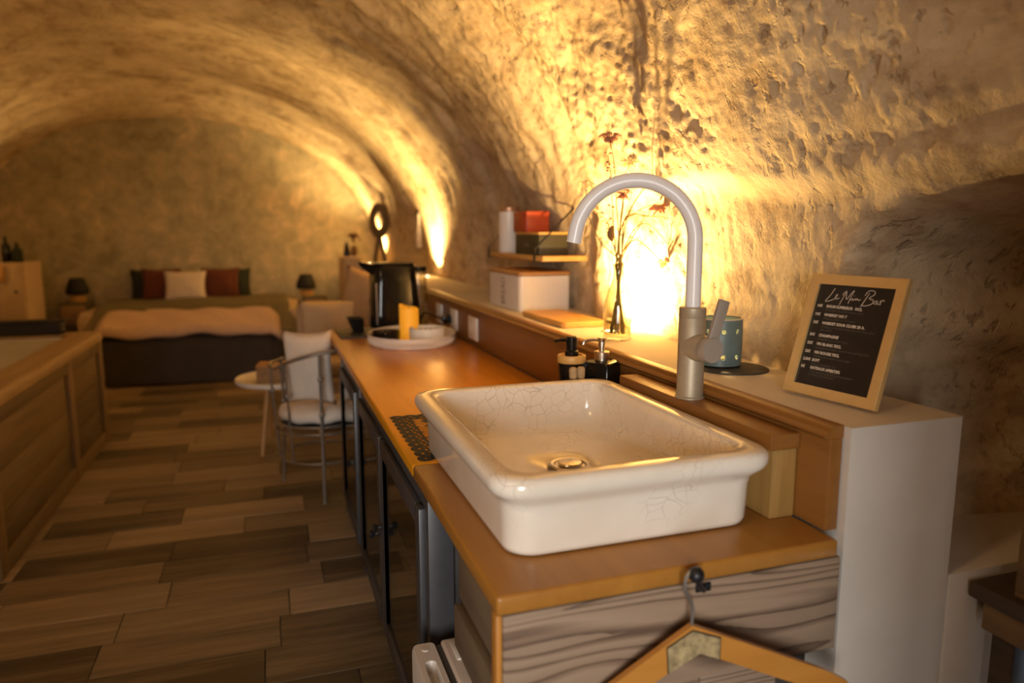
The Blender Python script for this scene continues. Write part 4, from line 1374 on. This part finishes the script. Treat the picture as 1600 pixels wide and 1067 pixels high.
# ------------------------------------------------------------------ chair, table, seat at the middle
ch = thing('wire_chair', 'curved-back grey iron garden chair with white cushions at the end of the worktop', 'chair', (0.262, 4.20, 0))
def ca(deg, r, z):
    return Vector((r * math.cos(R(deg)), r * math.sin(R(deg)), z))
def rail_z(deg):
    return 0.748 + 0.108 * max(0.0, math.cos(R(deg - 295)))
for deg in (141, 266, 350, 60):
    top = rail_z(deg) if deg != 60 else 0.42
    b_ = B(); tube(b_, smooth_path([ca(deg, 0.290, 0.012), ca(deg, 0.277, 0.2), ca(deg, 0.265, 0.42), ca(deg, 0.272, top)]), 0.0085, 8)
    ball(b_, ca(deg, 0.290, 0.013), 0.013, (1, 1, 0.85), 10, 7)
    if deg != 60:
        for z in (0.50, 0.70):
            ball(b_, ca(deg, 0.268, z), 0.015, (1, 1, 1.3), 10, 7)
    finish('leg', b_, 'iron', ch)
for z in (0.425, 0.385):
    bm = B(); tube(bm, [ca(9 * i, 0.250, z) for i in range(41)], 0.008, 6); finish('seat_ring', bm, 'iron', ch)
bm = B(); lathe(bm, [(0.243, 0.419), (0.243, 0.423)], 36); finish('seat_plate', bm, 'iron', ch)
bm = B(); tube(bm, [ca(10 * i, 0.235, 0.215) for i in range(37)], 0.006, 6); finish('stretcher', bm, 'iron', ch)
bm = B(); tube(bm, [ca(d_, 0.275, rail_z(d_)) for d_ in range(138, 357, 6)], 0.009, 8); ball(bm, ca(138, 0.275, rail_z(138)), 0.016, (1, 1, 1), 10, 7)
finish('back_rail', bm, 'iron', ch)
for d_ in (180, 224, 308):
    b_ = B(); tube(b_, [ca(d_, 0.275, rail_z(d_)), ca(d_, 0.255, 0.42), ca(d_, 0.238, 0.215)], 0.006, 8)
    ball(b_, ca(d_, 0.266, 0.60), 0.014, (1, 1, 1.3), 10, 7)
    finish('spindle', b_, 'iron', ch)
bm = B(); lathe(bm, [(0.18, 0), (0.225, 0.010), (0.240, 0.035), (0.233, 0.065), (0.19, 0.085), (0.10, 0.092), (0.0, 0.092)], 48)
for v in bm.verts:
    v.co.z += 0.006 * math.sin(9 * math.atan2(v.co.y, v.co.x)) * (v.co.xy.length / 0.24)
    v.co.z = max(v.co.z, 0.0)
o = finish('seat_cushion', bm, 'linen', None, 60, (0.262, 4.20, 0.4335))
tag(o, 'round white seat cushion on the grey iron chair', 'cushion')
bm = B(); cushion(bm, 0.29, 0.43, 0.11, Rm(4, 'X'))
o = finish('back_cushion', bm, 'linen', None, 180, (0.195, 4.115, 0.738)); o.rotation_euler = (0, 0, R(-24))
tag(o, 'tall white cushion leaning against the back of the iron chair', 'cushion')

tb = thing('round_side_table', 'small round white table with oak legs beside the iron chair', 'table', (0.055, 5.17, 0))
bm = B(); lathe(bm, [(0.285, 0.462), (0.30, 0.468), (0.302, 0.490), (0.297, 0.496), (0.288, 0.492), (0.0, 0.490)], 48); finish('top', bm, 'white', tb)
for a in (-122, -10, 110):
    b_ = B(); tube(b_, [(0.165 * math.cos(R(a)), 0.165 * math.sin(R(a)), 0.462), (0.275 * math.cos(R(a)), 0.275 * math.sin(R(a)), 0.0)], [0.018, 0.012], 12); finish('leg', b_, 'oakleg', tb)
t = thing('wicker_box', 'small brown wicker box on the round white table', 'box', (0.025, 5.08, 0.4905), R(-8))
bm = B(); box(bm, -0.115, 0.115, -0.085, 0.085, 0, 0.098, 0.006); finish('body', bm, 'wicker', t)
bm = B()
for k in range(6):
    box(bm, -0.117, 0.117, -0.087, 0.087, 0.006 + k * 0.0155, 0.014 + k * 0.0155, 0.003)
finish('weave_band', bm, 'wicker', t)
bm = B(); box(bm, -0.119, 0.119, -0.089, 0.089, 0.099, 0.118, 0.006); finish('lid', bm, 'lidwood', t)

ar = thing('armchair', 'pale beige upholstered armchair beyond the end of the worktop', 'armchair', (0.55, 5.85, 0), R(-4))
bm = B(); box(bm, -0.36, 0.36, -0.36, 0.36, 0.12, 0.40, 0.04, 3); finish('seat_base', bm, 'beige', ar)
bm = B(); box(bm, -0.30, 0.30, -0.36, 0.20, 0.401, 0.52, 0.045, 3); finish('seat_pad', bm, 'beige', ar)
bm = B(); box(bm, -0.36, 0.36, 0.22, 0.40, 0.40, 0.92, 0.06, 3); finish('backrest', bm, 'beige', ar)
for s in (-1, 1):
    bm = B(); box(bm, s * 0.36 - 0.07, s * 0.36 + 0.07, -0.38, 0.22, 0.38, 0.62, 0.055, 4); finish('armrest', bm, 'tan', ar)
for (x, y) in ((-0.3, -0.3), (0.3, -0.3), (-0.3, 0.3), (0.3, 0.3)):
    bm = B(); lathe(bm, [(0.015, 0), (0.022, 0.125)], 10, c=(x, y, 0)); finish('leg', bm, 'oakleg', ar)
bm = B(); cushion(bm, 0.46, 0.42, 0.15, Rm(-12, 'X'))
o = finish('cushion', bm, 'beige', None, 180, (0.445, 5.89, 0.748)); tag(o, 'wide beige cushion propped on the armchair', 'cushion', 'cushions on the armchair')
bm = B(); cushion(bm, 0.36, 0.52, 0.13, Rm(-14, 'X') @ Rm(16, 'Y'))
o = finish('cushion', bm, 'tan', None, 180, (0.73, 5.975, 0.94)); tag(o, 'tan cushion standing tilted behind the wide beige cushion', 'cushion', 'cushions on the armchair')

# ------------------------------------------------------------------ bed and what stands round it
bd = thing('bed', 'wide low bed in a charcoal cover at the far end of the room', 'bed', (-0.75, 8.7, 0))
bm = B(); loft(bm, [rrect(0.83, 1.0, 0.16, 0.0, 0, 0), rrect(0.88, 1.05, 0.2, 0.02, 0, 0), rrect(0.90, 1.06, 0.22, 0.35), rrect(0.89, 1.05, 0.22, 0.45), rrect(0.80, 0.98, 0.2, 0.50)])
finish('base', bm, 'skirt', bd, 60)
bm = B(); loft(bm, [rrect(1.08, 0.70, 0.22, 0.30, 0.0, 0.27), rrect(1.13, 0.73, 0.24, 0.42, 0, 0.25), rrect(1.14, 0.74, 0.24, 0.56, 0, 0.25), rrect(1.11, 0.71, 0.22, 0.655, 0, 0.25), rrect(0.95, 0.58, 0.2, 0.69, 0, 0.26)])
finish('mattress', bm, 'beige', bd, 60)
bm = B()
nx_, ny_ = 34, 26
def blanket_z(u, v):
    z = 0.50 + 0.215 * min(1, max(0, (v - 0.05) / 0.35)) ** 0.8
    z -= 0.20 * max(0, abs(u) - 0.88) / 0.12
    return z + 0.012 * math.sin(7 * u + 3 * v) + 0.008 * math.sin(15 * v + 4 * u)
gv = [[bm.verts.new((1.07 * (2 * i / nx_ - 1), -0.95 + 1.80 * j / ny_, blanket_z(2 * i / nx_ - 1, j / ny_) + 0.012)) for i in range(nx_ + 1)] for j in range(ny_ + 1)]
for j in range(ny_):
    for i in range(nx_):
        bm.faces.new((gv[j][i], gv[j][i + 1], gv[j + 1][i + 1], gv[j + 1][i]))
o = finish('blanket', bm, 'olive', None, 180, (-0.75, 8.7, 0.0)); o.modifiers.new('thickness', 'SOLIDIFY').thickness = 0.02
tag(o, 'olive green blanket spread over the bed', 'blanket')
bm = B()
def throw_z(u, v):
    base = 0.535 + 0.15 * v
    if v < 0.12:
        base -= 0.07 * (1 - v / 0.12) ** 2
    return base + 0.016 * math.sin(6 * u + 1) * (1 - v) + 0.010 * math.sin(13 * u + 5 * v) - 0.10 * max(0, abs(u) - 0.9) / 0.1
gv = [[bm.verts.new((0.86 * (2 * i / nx_ - 1), -1.10 + 0.40 * j / ny_, throw_z(2 * i / nx_ - 1, j / ny_) + 0.03)) for i in range(nx_ + 1)] for j in range(ny_ + 1)]
for j in range(ny_):
    for i in range(nx_):
        bm.faces.new((gv[j][i], gv[j][i + 1], gv[j + 1][i + 1], gv[j + 1][i]))
o = finish('throw', bm, 'pink', None, 180, (-0.75, 8.7, 0.0)); o.modifiers.new('thickness', 'SOLIDIFY').thickness = 0.03
tag(o, 'blush pink fluffy throw across the foot of the bed', 'throw')
bm = B(); box(bm, -1.52, -0.24, 9.70, 9.79, 0.30, 0.975, 0.03, 3)
o = finish('headboard', bm, 'beige', None, 40); tag(o, 'pale padded headboard against the end wall', 'headboard')
for (x, y, z, w, h, m_, lab, rx) in ((-1.345, 9.62, 0.86, 0.44, 0.40, 'green', 'dark green cushion at the left end of the bed cushions', -8), (-0.415, 9.62, 0.86, 0.44, 0.40, 'green', 'dark green cushion at the right end of the bed cushions', -8),
                                     (-1.20, 9.47, 0.875, 0.44, 0.40, 'rust', 'rust red cushion left of the white cushion on the bed', -12), (-0.545, 9.47, 0.875, 0.44, 0.40, 'rust', 'rust red cushion right of the white cushion on the bed', -12),
                                     (-0.925, 9.30, 0.865, 0.47, 0.38, 'linen', 'white square cushion in the middle of the bed cushions', -18)):
    bm = B(); cushion(bm, w, h, 0.15, Rm(rx, 'X'))
    o = finish('cushion', bm, m_, None, 180, (x, y, z)); tag(o, lab, 'cushion', 'cushions at the head of the bed')
for (x, lab) in ((-2.10, 'left'), (0.46, 'right')):
    t = thing('nightstand', 'pale nightstand on the %s of the bed' % lab, 'nightstand', (x + (0.10 if x > 0 else -0.02), 9.52, 0), 0, 'nightstands beside the bed')
    bm = B(); box(bm, -0.145, 0.145, -0.18, 0.18, 0.0, 0.70, 0.01); finish('body', bm, 'olive', t)
    bm = B(); box(bm, -0.125, 0.125, -0.187, -0.181, 0.45, 0.66, 0.003); d_ = finish('drawer', bm, 'tan', t)
    bm = B(); ball(bm, (0, -0.195, 0.56), 0.012); finish('knob', bm, 'blackiron', d_)
    t = thing('bedside_lamp', 'black-shaded bedside lamp on the nightstand %s of the bed' % lab, 'lamp', (x, 9.52, 0.7002), 0, 'lamps beside the bed')
    bm = B(); lathe(bm, [(0.075, 0), (0.085, 0.01), (0.085, 0.05), (0.07, 0.07), (0.015, 0.075), (0.013, 0.16)], 24); finish('base', bm, 'cutting', t)
    bm = B(); lathe(bm, [(0.115, 0.085), (0.122, 0.11), (0.118, 0.15), (0.075, 0.27), (0.072, 0.27), (0.112, 0.15), (0.112, 0.09)], 28, cap0=False, cap1=False); finish('shade', bm, 'blackmatt', t)

t = thing('left_cabinet', 'tall pale cupboard in the far left corner behind the spa tub', 'cupboard', (-2.60, 8.55, 0))
bm = B(); box(bm, -0.26, 0.28, -0.1, 0.5, 0, 1.19, 0.008); finish('body', bm, 'beige', t)
bm = B(); box(bm, -0.24, 0.26, -0.118, -0.101, 0.62, 1.16, 0.004); dd = finish('door', bm, 'beige', t)
bm = B(); ball(bm, (0.20, -0.13, 0.9), 0.014); finish('knob', bm, 'blackiron', dd)
for k, (x, h, r, m_, lab) in enumerate(((-2.50, 0.26, 0.042, 'black', 'dark wine bottle at the left on the pale cupboard'), (-2.405, 0.20, 0.05, 'green', 'squat dark green bottle at the right on the pale cupboard'))):
    bm = B(); lathe(bm, [(r * .95, 0), (r, 0.004), (r, h * .58), (r * .8, h * .68), (r * .36, h * .78), (r * .34, h * .97), (r * .4, h)], 20)
    o = finish('bottle', bm, m_, None, 50, (x, 8.60, 1.1902)); tag(o, lab, 'bottle', 'bottles on the left cupboard')
bm = B(); box(bm, -0.16, 0.115, 0, 0.02, 0, 0.16, 0.003)
o = finish('pale_sign', bm, 'cutting', None, 35, (-2.60, 8.400, 1.01)); tag(o, 'pale wooden board fixed to the front of the left cupboard', 'board')

t = thing('right_pillar_cabinet', 'pale cupboard in the far right corner of the end wall', 'cupboard', (0.985, 8.55, 0))
bm = B(); box(bm, -0.14, 0.05, -0.1, 0.6, 0, 1.215, 0.008); finish('body', bm, 'beige', t)
bm = B(); box(bm, -0.125, 0.035, -0.116, -0.101, 0.30, 1.17, 0.004); dd = finish('door', bm, 'beige', t)
bm = B(); ball(bm, (-0.10, -0.127, 0.8), 0.012); finish('knob', bm, 'blackiron', dd)
bm = B(); lathe(bm, [(0.042, 0), (0.046, 0.02), (0.03, 0.12), (0.018, 0.15), (0.02, 0.17)], 18)
o = finish('dark_vase', bm, 'black', None, 50, (0.895, 8.62, 1.2152)); tag(o, 'dark vase on the far right cupboard', 'vase')
bm = B(); lathe(bm, [(0.03, 0), (0.04, 0.03), (0.04, 0.10), (0.02, 0.13)], 16)
for k in range(22):
    a, q = random.random() * 6.28, random.random()
    ball(bm, (0.07 * q * math.cos(a), 0.07 * q * math.sin(a), 0.16 + 0.10 * random.random()), 0.022, (1, 1, .8), 7, 5)
o = finish('posy', bm, 'pod', None, 50, (0.985, 8.66, 1.2152)); tag(o, 'small pot of brown dried flowers on the far right cupboard', 'plant pot')

# on the right wall near the bed
t = thing('ring_sculpture', 'dark wooden ring on two splayed legs, standing backlit at the far end of the ledge', 'sculpture', (1.215, 8.20, 1.1102), R(22))
# local y runs along the ring's plane, x is its thickness
bm = B()
n = 40
rings = []
for i in range(n + 1):
    a_ = 2 * math.pi * i / n
    c_, s_ = math.cos(a_), math.sin(a_)
    rings.append([Vector((dx, rr * c_, 0.515 + rr * s_)) for dx, rr in ((-0.016, 0.095), (0.016, 0.095), (0.022, 0.11), (0.022, 0.185), (0.016, 0.196), (-0.016, 0.196), (-0.022, 0.185), (-0.022, 0.11))])
loft(bm, rings, False, False)
finish('ring', bm, 'oldboard', t, 40)
for sg in (-1, 1):
    bm = B(); tube(bm, [(0, sg * 0.02, 0.325), (0, sg * 0.135, 0.0)], [0.022, 0.026], 10); finish('leg', bm, 'oldboard', t)
bm = B(); box(bm, -0.03, 0.03, -0.175, 0.175, 0.0, 0.022, 0.004); finish('foot_bar', bm, 'oldboard', t)

t = thing('wall_hanging', 'white fringed wall hanging on a dark peg on the right wall', 'wall hanging', (1.405, 6.78, 1.30))
bm = B(); tube(bm, [(0.03, 0.0, 0.385), (-0.03, 0.0, 0.385)], 0.012, 8); tube(bm, [(-0.025, -0.05, 0.375), (-0.025, 0.14, 0.375)], 0.01, 8); finish('peg', bm, 'blackmatt', t)
bm = B(); tube(bm, [(-0.025, 0.0, 0.37), (-0.025, 0.0, 0.24)], [0.012, 0.016], 8); finish('cord', bm, 'linen', t)
bm = B()
for k in range(14):
    a = 2 * math.pi * k / 14
    tube(bm, [(-0.025 + 0.012 * math.cos(a), 0.02 * math.sin(a), 0.24), (-0.025 + 0.018 * math.cos(a), 0.045 * math.sin(a), 0.15), (-0.025 + 0.016 * math.cos(a), 0.04 * math.sin(a), 0.05 + 0.01 * (k % 3))], 0.008, 5)
finish('tassel', bm, 'linen', t)
